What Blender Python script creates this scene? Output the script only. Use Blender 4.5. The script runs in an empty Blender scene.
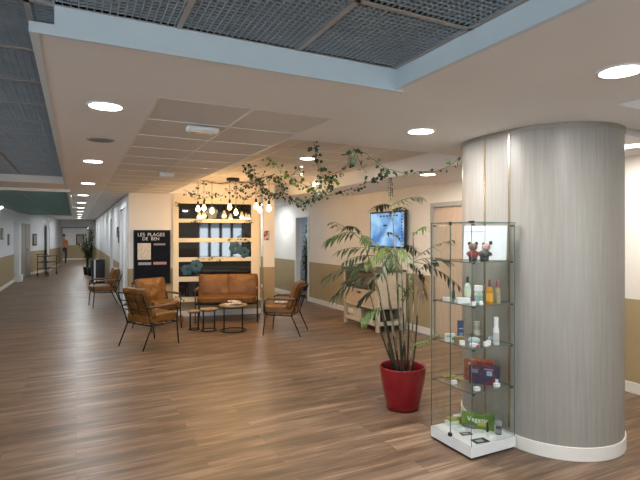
import bpy, math, random
from mathutils import Vector, Matrix
random.seed(7)
S = bpy.context.scene
COL = S.collection
S.view_settings.view_transform = 'Standard'
S.view_settings.look = 'None'
S.view_settings.gamma = 1
S.view_settings.use_curve_mapping = False
S.view_settings.exposure = 0.78
try:
    S.cycles.transparent_max_bounces = 40
    S.cycles.max_bounces = 10
    S.cycles.sample_clamp_indirect = 6
except Exception: pass
PI = math.pi
H = 1.65; CZ = 2.48; F = 484.0; YAW = math.radians(26.75); HOR = 235.0
ca, sa = math.cos(YAW), math.sin(YAW)
# ---- layout arithmetic: depths and heights measured from the picture -----
def P(u, v, d):
    xc = (u - 320) / F
    return Vector((d * (ca * xc + sa), d * (ca - sa * xc), H - (v - HOR) / F * d))
def onz(u, v, z):
    return P(u, v, (H - z) * F / (v - HOR))

# ---------------------------------------------------------------- materials
def M(name, col, rough=.5, metal=0, noise=0, nscale=8, bump=0, bscale=60, emis=None, es=0, coat=0, stretch=None, spec=None):
    m = bpy.data.materials.new(name); m.use_nodes = True
    nt = m.node_tree; b = nt.nodes['Principled BSDF']
    b.inputs['Base Color'].default_value = (*col, 1)
    b.inputs['Roughness'].default_value = rough
    b.inputs['Metallic'].default_value = metal
    if spec is not None: b.inputs['Specular IOR Level'].default_value = spec
    if coat: b.inputs['Coat Weight'].default_value = coat
    tc = nt.nodes.new('ShaderNodeTexCoord'); mp = nt.nodes.new('ShaderNodeMapping')
    nt.links.new(tc.outputs['Object'], mp.inputs['Vector'])
    if stretch: mp.inputs['Scale'].default_value = stretch
    n = nt.nodes.new('ShaderNodeTexNoise'); n.inputs['Scale'].default_value = nscale; n.inputs['Detail'].default_value = 5
    nt.links.new(mp.outputs['Vector'], n.inputs['Vector'])
    r = nt.nodes.new('ShaderNodeValToRGB')
    k = noise if noise else .03
    r.color_ramp.elements[0].position = .3; r.color_ramp.elements[1].position = .7
    r.color_ramp.elements[0].color = (*[c * (1 - k) for c in col], 1)
    r.color_ramp.elements[1].color = (*[min(1, c * (1 + k)) for c in col], 1)
    nt.links.new(n.outputs['Fac'], r.inputs['Fac']); nt.links.new(r.outputs['Color'], b.inputs['Base Color'])
    if bump:
        n2 = nt.nodes.new('ShaderNodeTexNoise'); n2.inputs['Scale'].default_value = bscale; n2.inputs['Detail'].default_value = 4
        nt.links.new(mp.outputs['Vector'], n2.inputs['Vector'])
        bp = nt.nodes.new('ShaderNodeBump'); bp.inputs['Strength'].default_value = bump; bp.inputs['Distance'].default_value = .01 if bscale > 8 else .035
        nt.links.new(n2.outputs['Fac'], bp.inputs['Height']); nt.links.new(bp.outputs['Normal'], b.inputs['Normal'])
    if emis:
        b.inputs['Emission Color'].default_value = (*emis, 1); b.inputs['Emission Strength'].default_value = es
    return m

def glass_mat(name, tint, refl=.06):
    m = bpy.data.materials.new(name); m.use_nodes = True; nt = m.node_tree; nt.nodes.clear()
    o = nt.nodes.new('ShaderNodeOutputMaterial'); mx = nt.nodes.new('ShaderNodeMixShader')
    t = nt.nodes.new('ShaderNodeBsdfTransparent'); t.inputs['Color'].default_value = (*tint, 1)
    g = nt.nodes.new('ShaderNodeBsdfGlossy'); g.inputs['Roughness'].default_value = .02
    lw = nt.nodes.new('ShaderNodeLayerWeight'); lw.inputs['Blend'].default_value = .5
    pw = nt.nodes.new('ShaderNodeMath'); pw.operation = 'POWER'; pw.inputs[1].default_value = 5; nt.links.new(lw.outputs['Facing'], pw.inputs[0])
    f = nt.nodes.new('ShaderNodeMath'); f.operation = 'MULTIPLY_ADD'; f.inputs[1].default_value = .7; f.inputs[2].default_value = .028; nt.links.new(pw.outputs[0], f.inputs[0])
    nt.links.new(f.outputs[0], mx.inputs[0]); nt.links.new(t.outputs[0], mx.inputs[1]); nt.links.new(g.outputs[0], mx.inputs[2])
    nt.links.new(mx.outputs[0], o.inputs['Surface'])
    return m

def floor_mat():
    m = bpy.data.materials.new('laminate planks'); m.use_nodes = True; nt = m.node_tree; b = nt.nodes['Principled BSDF']
    L = nt.links.new; N = nt.nodes.new
    tc = N('ShaderNodeTexCoord')
    br = N('ShaderNodeTexBrick'); br.offset = .37; br.offset_frequency = 2
    br.inputs['Scale'].default_value = 1; br.inputs['Mortar Size'].default_value = .0015
    br.inputs['Brick Width'].default_value = 1.35; br.inputs['Row Height'].default_value = .19
    br.inputs['Color1'].default_value = (0, 0, 0, 1); br.inputs['Color2'].default_value = (1, 1, 1, 1); br.inputs['Mortar'].default_value = (.5, .5, .5, 1)
    L(tc.outputs['Object'], br.inputs['Vector'])
    # broad grain
    mp = N('ShaderNodeMapping'); mp.inputs['Scale'].default_value = (.9, 7, 1); L(tc.outputs['Object'], mp.inputs['Vector'])
    off = N('ShaderNodeVectorMath'); off.operation = 'ADD'; L(mp.outputs[0], off.inputs[0])
    sc = N('ShaderNodeVectorMath'); sc.operation = 'SCALE'; sc.inputs['Scale'].default_value = 7; L(br.outputs['Color'], sc.inputs[0]); L(sc.outputs[0], off.inputs[1])
    n = N('ShaderNodeTexNoise'); n.inputs['Scale'].default_value = 1.3; n.inputs['Detail'].default_value = 6; n.inputs['Roughness'].default_value = .6
    L(off.outputs[0], n.inputs['Vector'])
    mp2 = N('ShaderNodeMapping'); mp2.inputs['Scale'].default_value = (1.2, 45, 1); L(tc.outputs['Object'], mp2.inputs['Vector'])
    n2 = N('ShaderNodeTexNoise'); n2.inputs['Scale'].default_value = 1.6; n2.inputs['Detail'].default_value = 4; L(mp2.outputs[0], n2.inputs['Vector'])
    r = N('ShaderNodeValToRGB'); e = r.color_ramp.elements
    e[0].position = .33; e[0].color = (.075, .047, .031, 1); e[1].position = .64; e[1].color = (.34, .235, .158, 1)
    x = r.color_ramp.elements.new(.5); x.color = (.175, .110, .068, 1)
    a = N('ShaderNodeMath'); a.operation = 'MULTIPLY_ADD'; a.inputs[1].default_value = .35; L(n2.outputs['Fac'], a.inputs[0])
    a2 = N('ShaderNodeMath'); a2.operation = 'MULTIPLY'; a2.inputs[1].default_value = .65; L(n.outputs['Fac'], a2.inputs[0]); L(a2.outputs[0], a.inputs[2])
    L(a.outputs[0], r.inputs['Fac'])
    # per-plank tint
    mxp = N('ShaderNodeMix'); mxp.data_type = 'RGBA'; mxp.blend_type = 'MULTIPLY'; mxp.inputs['Factor'].default_value = 1
    rp = N('ShaderNodeValToRGB'); rp.color_ramp.elements[0].color = (.88, .88, .88, 1); rp.color_ramp.elements[1].color = (1.06, 1.05, 1.04, 1)
    L(br.outputs['Color'], rp.inputs['Fac']); L(r.outputs['Color'], mxp.inputs[6]); L(rp.outputs['Color'], mxp.inputs[7])
    mm = N('ShaderNodeMix'); mm.data_type = 'RGBA'; mm.inputs[7].default_value = (.09, .055, .035, 1)
    mf = N('ShaderNodeMath'); mf.operation = 'MULTIPLY'; mf.inputs[1].default_value = .6; L(br.outputs['Fac'], mf.inputs[0])
    L(mf.outputs[0], mm.inputs['Factor']); L(mxp.outputs[2], mm.inputs[6])
    L(mm.outputs[2], b.inputs['Base Color'])
    b.inputs['Roughness'].default_value = .37; b.inputs['Specular IOR Level'].default_value = .3
    bp = N('ShaderNodeBump'); bp.inputs['Strength'].default_value = .12; bp.inputs['Distance'].default_value = .003
    L(n2.outputs['Fac'], bp.inputs['Height']); L(bp.outputs[0], b.inputs['Normal'])
    return m

def pillar_mat():
    m = bpy.data.materials.new('grey ash laminate'); m.use_nodes = True; nt = m.node_tree; b = nt.nodes['Principled BSDF']
    L = nt.links.new; N = nt.nodes.new
    tc = N('ShaderNodeTexCoord'); mp = N('ShaderNodeMapping'); mp.inputs['Scale'].default_value = (34, 34, 1.6)
    L(tc.outputs['Object'], mp.inputs['Vector'])
    n = N('ShaderNodeTexNoise'); n.inputs['Scale'].default_value = 1.6; n.inputs['Detail'].default_value = 7; n.inputs['Distortion'].default_value = .6
    L(mp.outputs[0], n.inputs['Vector'])
    w = N('ShaderNodeTexWave'); w.bands_direction = 'X'; w.inputs['Scale'].default_value = .55; w.inputs['Distortion'].default_value = 9; w.inputs['Detail'].default_value = 3
    mp2 = N('ShaderNodeMapping'); mp2.inputs['Scale'].default_value = (14, 14, 1.6); L(tc.outputs['Object'], mp2.inputs['Vector']); L(mp2.outputs[0], w.inputs['Vector'])
    a = N('ShaderNodeMath'); a.operation = 'MULTIPLY_ADD'; a.inputs[1].default_value = .08; L(w.outputs['Fac'], a.inputs[0])
    a2 = N('ShaderNodeMath'); a2.operation = 'MULTIPLY'; a2.inputs[1].default_value = .92; L(n.outputs['Fac'], a2.inputs[0]); L(a2.outputs[0], a.inputs[2])
    r = N('ShaderNodeValToRGB'); e = r.color_ramp.elements
    e[0].position = .3; e[0].color = (.27, .252, .228, 1); e[1].position = .7; e[1].color = (.325, .305, .278, 1)
    L(a.outputs[0], r.inputs['Fac']); L(r.outputs['Color'], b.inputs['Base Color'])
    b.inputs['Roughness'].default_value = .38
    return m

def tex2(name, c1, c2, scale, lo=.45, hi=.55, rough=.5, emis=0, vor=False):
    m = bpy.data.materials.new(name); m.use_nodes = True; nt = m.node_tree; b = nt.nodes['Principled BSDF']
    tc = nt.nodes.new('ShaderNodeTexCoord')
    n = nt.nodes.new('ShaderNodeTexVoronoi' if vor else 'ShaderNodeTexNoise'); n.inputs['Scale'].default_value = scale
    nt.links.new(tc.outputs['Object'], n.inputs['Vector'])
    r = nt.nodes.new('ShaderNodeValToRGB'); e = r.color_ramp.elements
    e[0].position = lo; e[0].color = (*c1, 1); e[1].position = hi; e[1].color = (*c2, 1)
    nt.links.new(n.outputs[0], r.inputs['Fac']); nt.links.new(r.outputs['Color'], b.inputs['Base Color'])
    b.inputs['Roughness'].default_value = rough
    if emis:
        nt.links.new(r.outputs['Color'], b.inputs['Emission Color']); b.inputs['Emission Strength'].default_value = emis
    return m

W_FLOOR = floor_mat(); W_PIL = pillar_mat()
W_WHITE = M('cream wall paint', (.84, .79, .71), .7, noise=.03, nscale=2, bump=.08, bscale=140)
W_COOL = M('white wall paint', (.74, .76, .78), .7, noise=.02, nscale=2, bump=.08, bscale=140)
W_TAN = M('tan wall paint', (.40, .305, .17), .6, noise=.04, nscale=3, bump=.08, bscale=140)
W_CEIL = M('ceiling plaster', (.86, .845, .83), .75, noise=.02, nscale=1.5)
W_TILE = M('ceiling tile', (.70, .67, .64), .8, noise=.03, nscale=30)
W_BASE = M('white skirting', (.78, .75, .70), .45, noise=.02)
W_TRIM = M('white gloss paint', (.78, .79, .79), .4, noise=.02)
W_BAR = M('grey ceiling rail', (.40, .38, .36), .5, noise=.05)
W_TBAR = M('pale ceiling rail', (.80, .77, .72), .4, noise=.03)
W_GRILLE = M('blue grey louvre metal', (.36, .41, .45), .4, .1, noise=.1)
W_TEAL = M('teal louvre metal', (.24, .42, .40), .5, .1, noise=.1)
W_DARK = M('black plenum', (.010, .012, .014), .9, noise=.2)
BRASS = M('brushed brass', (.62, .52, .38), .25, .9, noise=.06)
BRONZE = M('bronze collar metal', (.36, .33, .29), .35, .6, noise=.06)
BLACK = M('black metal', (.012, .012, .013), .4, .4, noise=.2)
PLASTK = M('black plastic', (.015, .015, .017), .4, noise=.2)
LEATHER = M('tan leather', (.165, .066, .009), .42, noise=.15, nscale=7, bump=1.0, bscale=8)
ARMW = M('brown arm pad', (.19, .11, .06), .45, noise=.15, nscale=10)
WOODT = M('oak table top', (.34, .22, .12), .45, noise=.2, nscale=6, stretch=(2, 14, 2))
PAPER = tex2('printed paper', (.75, .70, .62), (.30, .14, .08), 22, .55, .62)
WPAPER = M('white paper', (.60, .64, .67), .6, noise=.02)
RED = M('red glazed plastic', (.24, .004, .010), .3, noise=.06, coat=.3)
SOIL = M('dark soil', (.05, .035, .025), .95, noise=.5, nscale=40, bump=1, bscale=60)
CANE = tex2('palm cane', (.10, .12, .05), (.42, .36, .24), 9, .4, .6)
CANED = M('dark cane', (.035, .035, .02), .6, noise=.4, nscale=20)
LEAF = tex2('palm leaflet green', (.022, .036, .015), (.06, .09, .025), 5, .4, .65)
LEAFY = tex2('fresh leaflet green', (.05, .09, .015), (.11, .16, .03), 6, .4, .6)
LEAFB = M('dry brown leaflet', (.10, .06, .03), .7, noise=.3)
IVY = tex2('ivy leaf green', (.012, .03, .012), (.05, .09, .03), 12, .4, .6)
IVYL = tex2('bright ivy green', (.10, .20, .02), (.20, .32, .05), 12, .4, .6)
GLASS = glass_mat('clear glass', (.975, .985, .98))
GEDGE = M('glass edge', (.10, .16, .14), .2, noise=.1)
DGLASS = M('black window glass', (.012, .012, .013), .03, noise=.1, spec=.9)
EM = M('lamp diffuser', (.9, .9, .9), .5, emis=(1, .97, .93), es=9)
BULB = M('warm bulb glass', (.9, .7, .4), .3, emis=(1, .68, .32), es=7)
CAB = M('whitewashed wood', (.56, .49, .39), .6, noise=.1, nscale=4, stretch=(3, 3, 12))
CABW = M('pale drawer wood', (.50, .38, .26), .55, noise=.12, nscale=4, stretch=(3, 3, 14))
CABD = M('dark basket weave', (.10, .085, .06), .8, noise=.4, nscale=60)
DOORP = M('peach door veneer', (.60, .46, .35), .5, noise=.08, nscale=4, stretch=(8, 8, 1))
DOORG = M('grey beige door paint', (.34, .31, .27), .5, noise=.03)
NAVY = M('navy board', (.006, .009, .016), .8, noise=.2, spec=.15)
BLUEP = M('dusty blue paper', (.035, .10, .14), .7, noise=.3, nscale=20)
GREYP = M('pale grey paper', (.22, .24, .26), .7, noise=.3, nscale=20)
WHITE = M('white plastic', (.80, .82, .83), .4, noise=.02)

# ---------------------------------------------------------------- mesh builder
class MB:
    def __init__(s): s.v = []; s.f = []; s.m = []
    def add(s, vs, fs, mi=0):
        n = len(s.v); s.v += [tuple(v) for v in vs]; s.f += [tuple(i + n for i in f) for f in fs]; s.m += [mi] * len(fs)
        return s
    def box(s, c, d, rot=0, mi=0, mat=None):
        hx, hy, hz = d[0] / 2, d[1] / 2, d[2] / 2
        R = mat if mat else Matrix.Rotation(rot, 3, 'Z')
        vs = [Vector(c) + R @ Vector((x, y, z)) for z in (-hz, hz) for x, y in ((-hx, -hy), (hx, -hy), (hx, hy), (-hx, hy))]
        return s.add(vs, [(3, 2, 1, 0), (4, 5, 6, 7), (0, 1, 5, 4), (1, 2, 6, 5), (2, 3, 7, 6), (3, 0, 4, 7)], mi)
    def b(s, x0, x1, y0, y1, z0, z1, mi=0):
        return s.box(((x0 + x1) / 2, (y0 + y1) / 2, (z0 + z1) / 2), (abs(x1 - x0), abs(y1 - y0), abs(z1 - z0)), 0, mi)
    def glass(s, c, d, rot=0):      # big faces clear (slot 0), thin rims slot 1
        n = len(s.f); s.box(c, d, rot)
        ax = min(range(3), key=lambda i: d[i]); big = {2: (0, 1), 1: (2, 4), 0: (3, 5)}[ax]
        for i in range(6): s.m[n + i] = 0 if i in big else 1
        return s
    def tube(s, pts, r, n=8, closed=False, mi=0):
        pts = [Vector(p) for p in pts]; N = len(pts)
        rr = r if isinstance(r, (list, tuple)) else [r] * N
        rings = []; prev = None
        for i, p in enumerate(pts):
            a = pts[(i - 1) % N] if (closed or i > 0) else p; b = pts[(i + 1) % N] if (closed or i < N - 1) else p
            t = (b - a).normalized() if (b - a).length > 1e-9 else Vector((0, 0, 1))
            if prev is None: x = t.orthogonal().normalized()
            else:
                x = prev - t * prev.dot(t)
                x = x.normalized() if x.length > 1e-6 else t.orthogonal().normalized()
            prev = x; y = t.cross(x)
            rings.append([p + (x * math.cos(2 * PI * k / n) + y * math.sin(2 * PI * k / n)) * rr[i] for k in range(n)])
        vs = [v for g in rings for v in g]; fs = []
        for i in range(N if closed else N - 1):
            j = (i + 1) % N
            for k in range(n): fs.append((i * n + k, i * n + (k + 1) % n, j * n + (k + 1) % n, j * n + k))
        if not closed: fs += [tuple(range(n))[::-1], tuple((N - 1) * n + k for k in range(n))]
        return s.add(vs, fs, mi)
    def lathe(s, prof, c=(0, 0, 0), n=24, mi=0, cap=True):
        vs = []; fs = []; K = len(prof)
        for r, z in prof:
            for k in range(n): vs.append((c[0] + r * math.cos(2 * PI * k / n), c[1] + r * math.sin(2 * PI * k / n), c[2] + z))
        for i in range(K - 1):
            for k in range(n): fs.append((i * n + k, i * n + (k + 1) % n, (i + 1) * n + (k + 1) % n, (i + 1) * n + k))
        if cap: fs += [tuple(range(n))[::-1], tuple((K - 1) * n + k for k in range(n))]
        return s.add(vs, fs, mi)
    def cushion(s, c, d, R=None, p=4.0, puff=.25, seed=0, n=14, mi=0):
        # soft box: each grid point of a cube pushed on to a superellipsoid, plus creases
        R = R or Matrix.Identity(3); rnd = random.Random(seed); ph = [rnd.uniform(0, 6) for _ in range(6)]
        vs = []; fs = []; idx = {}
        def vert(a):
            key = tuple(round(x, 5) for x in a)
            if key in idx: return idx[key]
            q = Vector(a); L = (abs(q.x) ** p + abs(q.y) ** p + abs(q.z) ** p) ** (1 / p); q = q / L
            thin = min(range(3), key=lambda i: d[i]); o = [i for i in range(3) if i != thin]
            e = 1 - puff * max(abs(q[o[0]]), abs(q[o[1]])) ** 3
            w = .05 * math.sin(5 * q[o[0]] + ph[0] + 2 * q[o[1]]) + .04 * math.sin(9 * q[o[1]] + ph[1] - 4 * q[o[0]])
            q[thin] = q[thin] * (e + w)
            q[o[0]] *= 1 + .02 * math.sin(6 * q[o[1]] + ph[2])
            if p == 9:
                kk = 1 + .07 * (abs(q[o[0]]) * abs(q[o[1]])) ** 3; q[o[0]] *= kk; q[o[1]] *= kk
            vv = Vector(c) + R @ Vector((q.x * d[0] / 2, q.y * d[1] / 2, q.z * d[2] / 2))
            vs.append(vv); idx[key] = len(vs) - 1; return idx[key]
        for ax in range(3):
            for sg in (-1, 1):
                for i in range(n):
                    for j in range(n):
                        q = []
                        for (a, b) in ((i, j), (i + 1, j), (i + 1, j + 1), (i, j + 1)):
                            t = [0, 0, 0]; t[ax] = sg; t[(ax + 1) % 3] = -1 + 2 * a / n; t[(ax + 2) % 3] = -1 + 2 * b / n
                            q.append(vert(t))
                        fs.append(tuple(q if sg > 0 else q[::-1]))
        return s.add(vs, fs, mi)
    def build(s, name, mats, parent=None, smooth=False, bevel=0, kind=None, loc=None, rotz=0):
        me = bpy.data.meshes.new(name); me.from_pydata(s.v, [], s.f)
        if not isinstance(mats, (list, tuple)): mats = [mats]
        for m in mats: me.materials.append(m)
        me.polygons.foreach_set('material_index', s.m)
        if smooth: me.polygons.foreach_set('use_smooth', [True] * len(s.f))
        me.update()
        o = bpy.data.objects.new(name, me); COL.objects.link(o)
        if parent: o.parent = parent
        if bevel:
            bv = o.modifiers.new('bevel', 'BEVEL'); bv.width = bevel; bv.segments = 2; bv.limit_method = 'ANGLE'
        if smooth:
            try: me.shade_smooth_by_angle = None
            except Exception: pass
        if kind: o['kind'] = kind
        if loc is not None: o.location = loc; o.rotation_euler = (0, 0, rotz)
        return o

def thing(name, label, cat, loc=(0, 0, 0), rz=0, group=None):
    o = bpy.data.objects.new(name, None); COL.objects.link(o); o.empty_display_size = .1
    o.location = loc; o.rotation_euler = (0, 0, rz); o['label'] = label; o['category'] = cat
    if group: o['group'] = group
    return o
def tag(o, label, cat, group=None, kind=None):
    o['label'] = label; o['category'] = cat
    if group: o['group'] = group
    if kind: o['kind'] = kind
    return o
def dup(root, loc, rz, label=None, group=None):
    r = root.copy(); COL.objects.link(r); r.location = loc; r.rotation_euler = (0, 0, rz)
    if label: r['label'] = label
    if group: r['group'] = group
    for ch in list(root.children):
        c = ch.copy(); COL.objects.link(c); c.parent = r
        for g in ch.children:
            d = g.copy(); COL.objects.link(d); d.parent = c
    return r
def lettering(name, txt, size, mat, parent, loc, rot, depth=.001, align='CENTER'):
    cu = bpy.data.curves.new(name, 'FONT'); cu.body = txt; cu.size = size; cu.extrude = depth; cu.align_x = align
    t = bpy.data.objects.new(name, cu); COL.objects.link(t)
    me = bpy.data.meshes.new_from_object(t.evaluated_get(bpy.context.evaluated_depsgraph_get()))
    bpy.data.objects.remove(t); me.materials.clear(); me.materials.append(mat)
    o = bpy.data.objects.new(name, me); COL.objects.link(o); o.parent = parent; o.location = loc; o.rotation_euler = rot
    return o
def struct(mb, name, mats, **k): return mb.build(name, mats, kind='structure', **k)

# ================================================================= SETTING
struct(MB().b(-5.3, 5.5, -4.3, 37, -.1, 0), 'floor', W_FLOOR)

DADO = .98
def wall(name, p0, p1, openings=(), th=.14, side=1, ztop=2.86, top=None, low=None, skirt=True, dado=DADO):
    """p0->p1 is the visible face; body lies to the right (side=1) or left (-1) of the run."""
    p0 = Vector(p0); p1 = Vector(p1); d = p1 - p0; L = d.length; t = d / L; n = Vector((t.y, -t.x)) * side
    ang = math.atan2(t.y, t.x); mb = MB(); sk = MB()
    def seg(a, b, z0, z1):
        if b - a < 1e-4 or z1 - z0 < 1e-4: return
        for (lo, hi, mi) in ((z0, min(z1, dado), 1), (max(z0, dado), z1, 0)):
            if hi - lo > 1e-4:
                c = p0 + t * (a + b) / 2 + n * th / 2
                mb.box((c.x, c.y, (lo + hi) / 2), (b - a, th, hi - lo), ang, mi)
    def skseg(a, b):
        if b - a < .02: return
        c = p0 + t * (a + b) / 2 - n * .008
        sk.box((c.x, c.y, .055), (b - a, .016, .11), ang)
    cur = 0
    for (a, b, z0, z1) in sorted(openings):
        seg(cur, a, 0, ztop); seg(a, b, 0, z0); seg(a, b, z1, ztop)
        if z0 < .05: skseg(cur, a); cur2 = b
        cur = b
        if z0 >= .05: skseg(a, b)
    seg(cur, L, 0, ztop)
    ops = [o for o in sorted(openings) if o[2] < .05]; c = 0
    sk = MB()
    for o in ops: skseg(c, o[0]); c = o[1]
    skseg(c, L)
    w = struct(mb, name, [top or W_WHITE, low or W_TAN])
    if skirt: struct(sk, name.replace('wall', 'baseboard'), W_BASE, bevel=.003)
    return w

# right wall (with the screen), runs along Y at X = 5.2
XR = 5.2
wall('wall_right', (XR, -4), (XR, 16), [(4 + 5.25, 4 + 6.2, 0, 2.1), (4 + 10.98, 4 + 11.7, 0, 2.1)])
# daylight side: rear wall with a big window, left wall with windows
wall('wall_rear', (-5, -4), (XR, -4), [(3.75, 5.95, .55, 2.3), (6.6, 8.0, .55, 2.3)], side=1)
wall('wall_left', (-5, -4), (-5, 16), [(1.5, 4.5, .5, 2.3), (6, 9, .5, 2.3)], side=-1)
wall('wall_left_return', (-5, 16), (-2, 16), side=-1)
hall = [(-2.0, 16), (-1.93, 21.3), (-1.72, 23.2), (-1.15, 25.4), (-.78, 30)]
for i in range(len(hall) - 1):
    wall('wall_hall_%d' % (i + 1), hall[i], hall[i + 1], side=-1, top=W_COOL)
wall('wall_hall_end', (-.78, 30), (.93, 30), [(.09, 1.43, 0, 2.03)], side=-1, top=W_COOL)
wall('wall_hall_right', (.93, 10.25), (.93, 30), [(.35, 2.0, 0, 2.25), (4.6, 5.5, 0, 2.1)], side=1, top=W_COOL, th=.12)
wall('wall_far_room', (-2.5, 36), (3, 36), side=-1, top=W_COOL)
wall('wall_far_room_left', (-2.5, 30.14), (-2.5, 36), side=-1)
wall('wall_far_room_right', (3, 30.14), (3, 36), side=1)
A = Vector((.93, 10.25)); B = Vector((3.47, 9.65)); WT = (B - A).normalized(); WANG = math.atan2(WT.y, WT.x)
def hitw(u, off=0):          # point on the window wall seen along one bearing
    xc = (u - 320) / F; d = Vector((ca * xc + sa, ca - sa * xc)); n = Vector((-WT.y, WT.x)); A2 = A - n * off
    k = A2.dot(n) / d.dot(n); return d * k, k
wall('wall_centre', (A.x, A.y), (B.x, B.y), side=-1)
wall('wall_centre_side', (3.47, 9.80), (3.47, 16), side=-1, top=W_COOL)
wall('wall_passage_end', (3.47, 16), (5.34, 16), side=-1, top=W_COOL)
# room seen through the open door in the right wall
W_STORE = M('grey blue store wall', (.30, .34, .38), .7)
wall('wall_store', (7.2, 10.4), (7.2, 14.2), top=W_STORE, low=W_STORE)
wall('wall_store_side', (5.34, 14.2), (7.2, 14.2), side=-1, top=W_STORE, low=W_STORE)
wall('wall_store_front', (5.34, 10.4), (7.2, 10.4), side=1, top=W_STORE, low=W_STORE)
struct(MB().b(5.3, 7.4, 10.3, 14.3, -.1, 0), 'floor', W_FLOOR)

# ---- ceiling: plain plaster slabs with openings
c = MB(); T = .32; Z1 = CZ + T
def slab(x0, x1, y0, y1, z0=CZ, z1=None): c.b(x0, x1, y0, y1, z0, z1 or Z1)
XL = -.17; XO = 1.64; YO = 2.28
slab(XL + .09, .45, YO, 30); slab(.45, 1.65, YO, 3.05); slab(1.65, 5.2, 2.45, 3.86)
slab(.93 + .0, .94, 3.05, 3.06)
slab(XO, 3.07, -4, 2.28); slab(1.65, 3.7, YO, 2.45); slab(4.9, 5.2, YO, 2.45); slab(3.07, 5.2, 1.9, 2.28)
slab(4.9, 5.2, 0, 1.9); slab(3.07, 5.2, -4, 0)
slab(4.05, 5.2, 3.86, 16); slab(1.65, 4.05, 9.95, 16)
slab(-5, XL, 8.88, 9.95); slab(-5, XL + .09, 23.4, 30); slab(XL, XL + .09, YO, 30, CZ, CZ + .03)
ceil = struct(c, 'ceiling', W_CEIL)
# lip below the big opening
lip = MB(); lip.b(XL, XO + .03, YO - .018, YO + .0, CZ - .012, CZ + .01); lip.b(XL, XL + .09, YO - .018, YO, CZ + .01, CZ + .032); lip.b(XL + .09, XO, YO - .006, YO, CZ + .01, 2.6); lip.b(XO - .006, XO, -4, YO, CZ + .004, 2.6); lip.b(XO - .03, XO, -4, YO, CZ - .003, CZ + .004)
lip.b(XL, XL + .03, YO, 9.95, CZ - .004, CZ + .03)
struct(lip, 'trim_1', M('daylight tinted white paint', (.66, .75, .80), .5, noise=.02))  # blue cast of the daylight put into the white paint colour
tl = MB(); tl.b(-5, -.10, 9.93, 9.97, CZ - .05, CZ + .02); tl.b(-.13, -.09, 9.97, 23.4, CZ - .05, CZ + .02)
struct(tl, 'trim_2', W_TRIM)
# tiled ceiling fields
t = MB(); t.b(.45, 1.65, 3.05, 10.35, CZ + .006, Z1); t.b(.45, .93, 10.35, 30, CZ + .006, Z1)
tile1 = struct(t, 'ceiling', W_TILE)
g = MB()
for x in (.45, 1.05, 1.64): g.b(x - .009, x + .009, 3.05, 10.3 if x > .5 else 30, CZ - .001, CZ + .004)
y = 3.05
while y < 30: g.b(.45, 1.65 if y < 10.2 else .93, y - .005, y + .005, CZ - .001, CZ + .004); y += .6
g.build('ceiling_rail', W_TBAR, tile1)
ZR = 2.70
t = MB(); t.b(1.65, 4.05, 3.86, 9.95, ZR, ZR + .1)
tile2 = struct(t, 'ceiling', W_TILE)
g = MB()
for x in (1.67, 2.25, 2.85, 3.45, 4.03): g.b(x - .012, x + .012, 3.86, 9.95, ZR - .004, ZR + .002)
y = 4.2
while y < 9.9: g.b(1.65, 4.05, y - .012, y + .012, ZR - .004, ZR + .002); y += .6
g.build('ceiling_rail', W_TBAR, tile2)
# louvre fields
def louvre(x0, x1, y0, y1, pitch, mat, z=2.6, rail=W_BAR, offx=None, rails=True, bw=.0035, bh=.014):
    top = struct(MB().b(x0 - .02, x1 + .02, y0 - .02, y1 + .02, z + .19, z + .22), 'ceiling', W_DARK)
    g = MB(); n = int((x1 - x0) / pitch)
    for i in range(n + 1):
        x = x0 + i * pitch; g.b(x - bw / 2, x + bw / 2, y0, y1, z, z + bh)
    n = int((y1 - y0) / pitch)
    for i in range(n + 1):
        yy = y0 + i * pitch; g.b(x0, x1, yy - bw / 2, yy + bw / 2, z, z + bh)
    g.build('louvre_grille', mat, top)
    r = MB()
    if rails:
        xx = offx if offx is not None else x0
        while xx <= x1 + .01: r.b(xx - .012, xx + .012, y0, y1, z - .004, z + .016); xx += .6
        yy = y1
        while yy >= y0: r.b(x0, x1, yy - .012, yy + .012, z - .004, z + .016); yy -= .6
        r.build('ceiling_rail', rail, top)
    return top
louvre(-.08, XO, -1.0, YO, .03, W_GRILLE, offx=.42, bw=.004, bh=.014)
struct(MB().b(-5, XO, -4, -1.0, 2.6, Z1), 'ceiling', W_CEIL)
louvre(-2.6, -.08, -1.0, 8.88, .034, W_GRILLE, offx=-2.58, bw=.003, bh=.012)
struct(MB().b(-5, -2.6, -1.0, 8.88, 2.6, Z1), 'ceiling', W_CEIL)
louvre(-5, -.14, 9.97, 23.4, .05, W_TEAL, z=CZ + .01, rail=W_TBAR, offx=-4.95, rails=False, bw=.008, bh=.03)
r = MB()
for x in (-.96, -1.56, -2.16, -2.76, -.14): r.b(x - .015, x + .015, 9.97, 23.4, CZ + .0, CZ + .012)
struct(r, 'trim_3', W_BAR)
louvre(3.07, 4.9, 0, 1.9, .03, W_GRILLE, offx=3.08)
louvre(3.7, 4.9, 2.28, 2.45, .03, W_GRILLE, rails=False)
# outer shell over everything
sh = MB(); sh.b(-5.3, 7.4, -4.3, 37, 2.9, 3.0); struct(sh, 'ceiling', W_DARK)
struct(MB().b(-2.6, 3.1, 30.1, 36.1, CZ, CZ + .1), 'ceiling', W_CEIL)
struct(MB().b(5.34, 7.2, 10.4, 14.2, CZ, CZ + .1), 'ceiling', W_CEIL)

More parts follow.
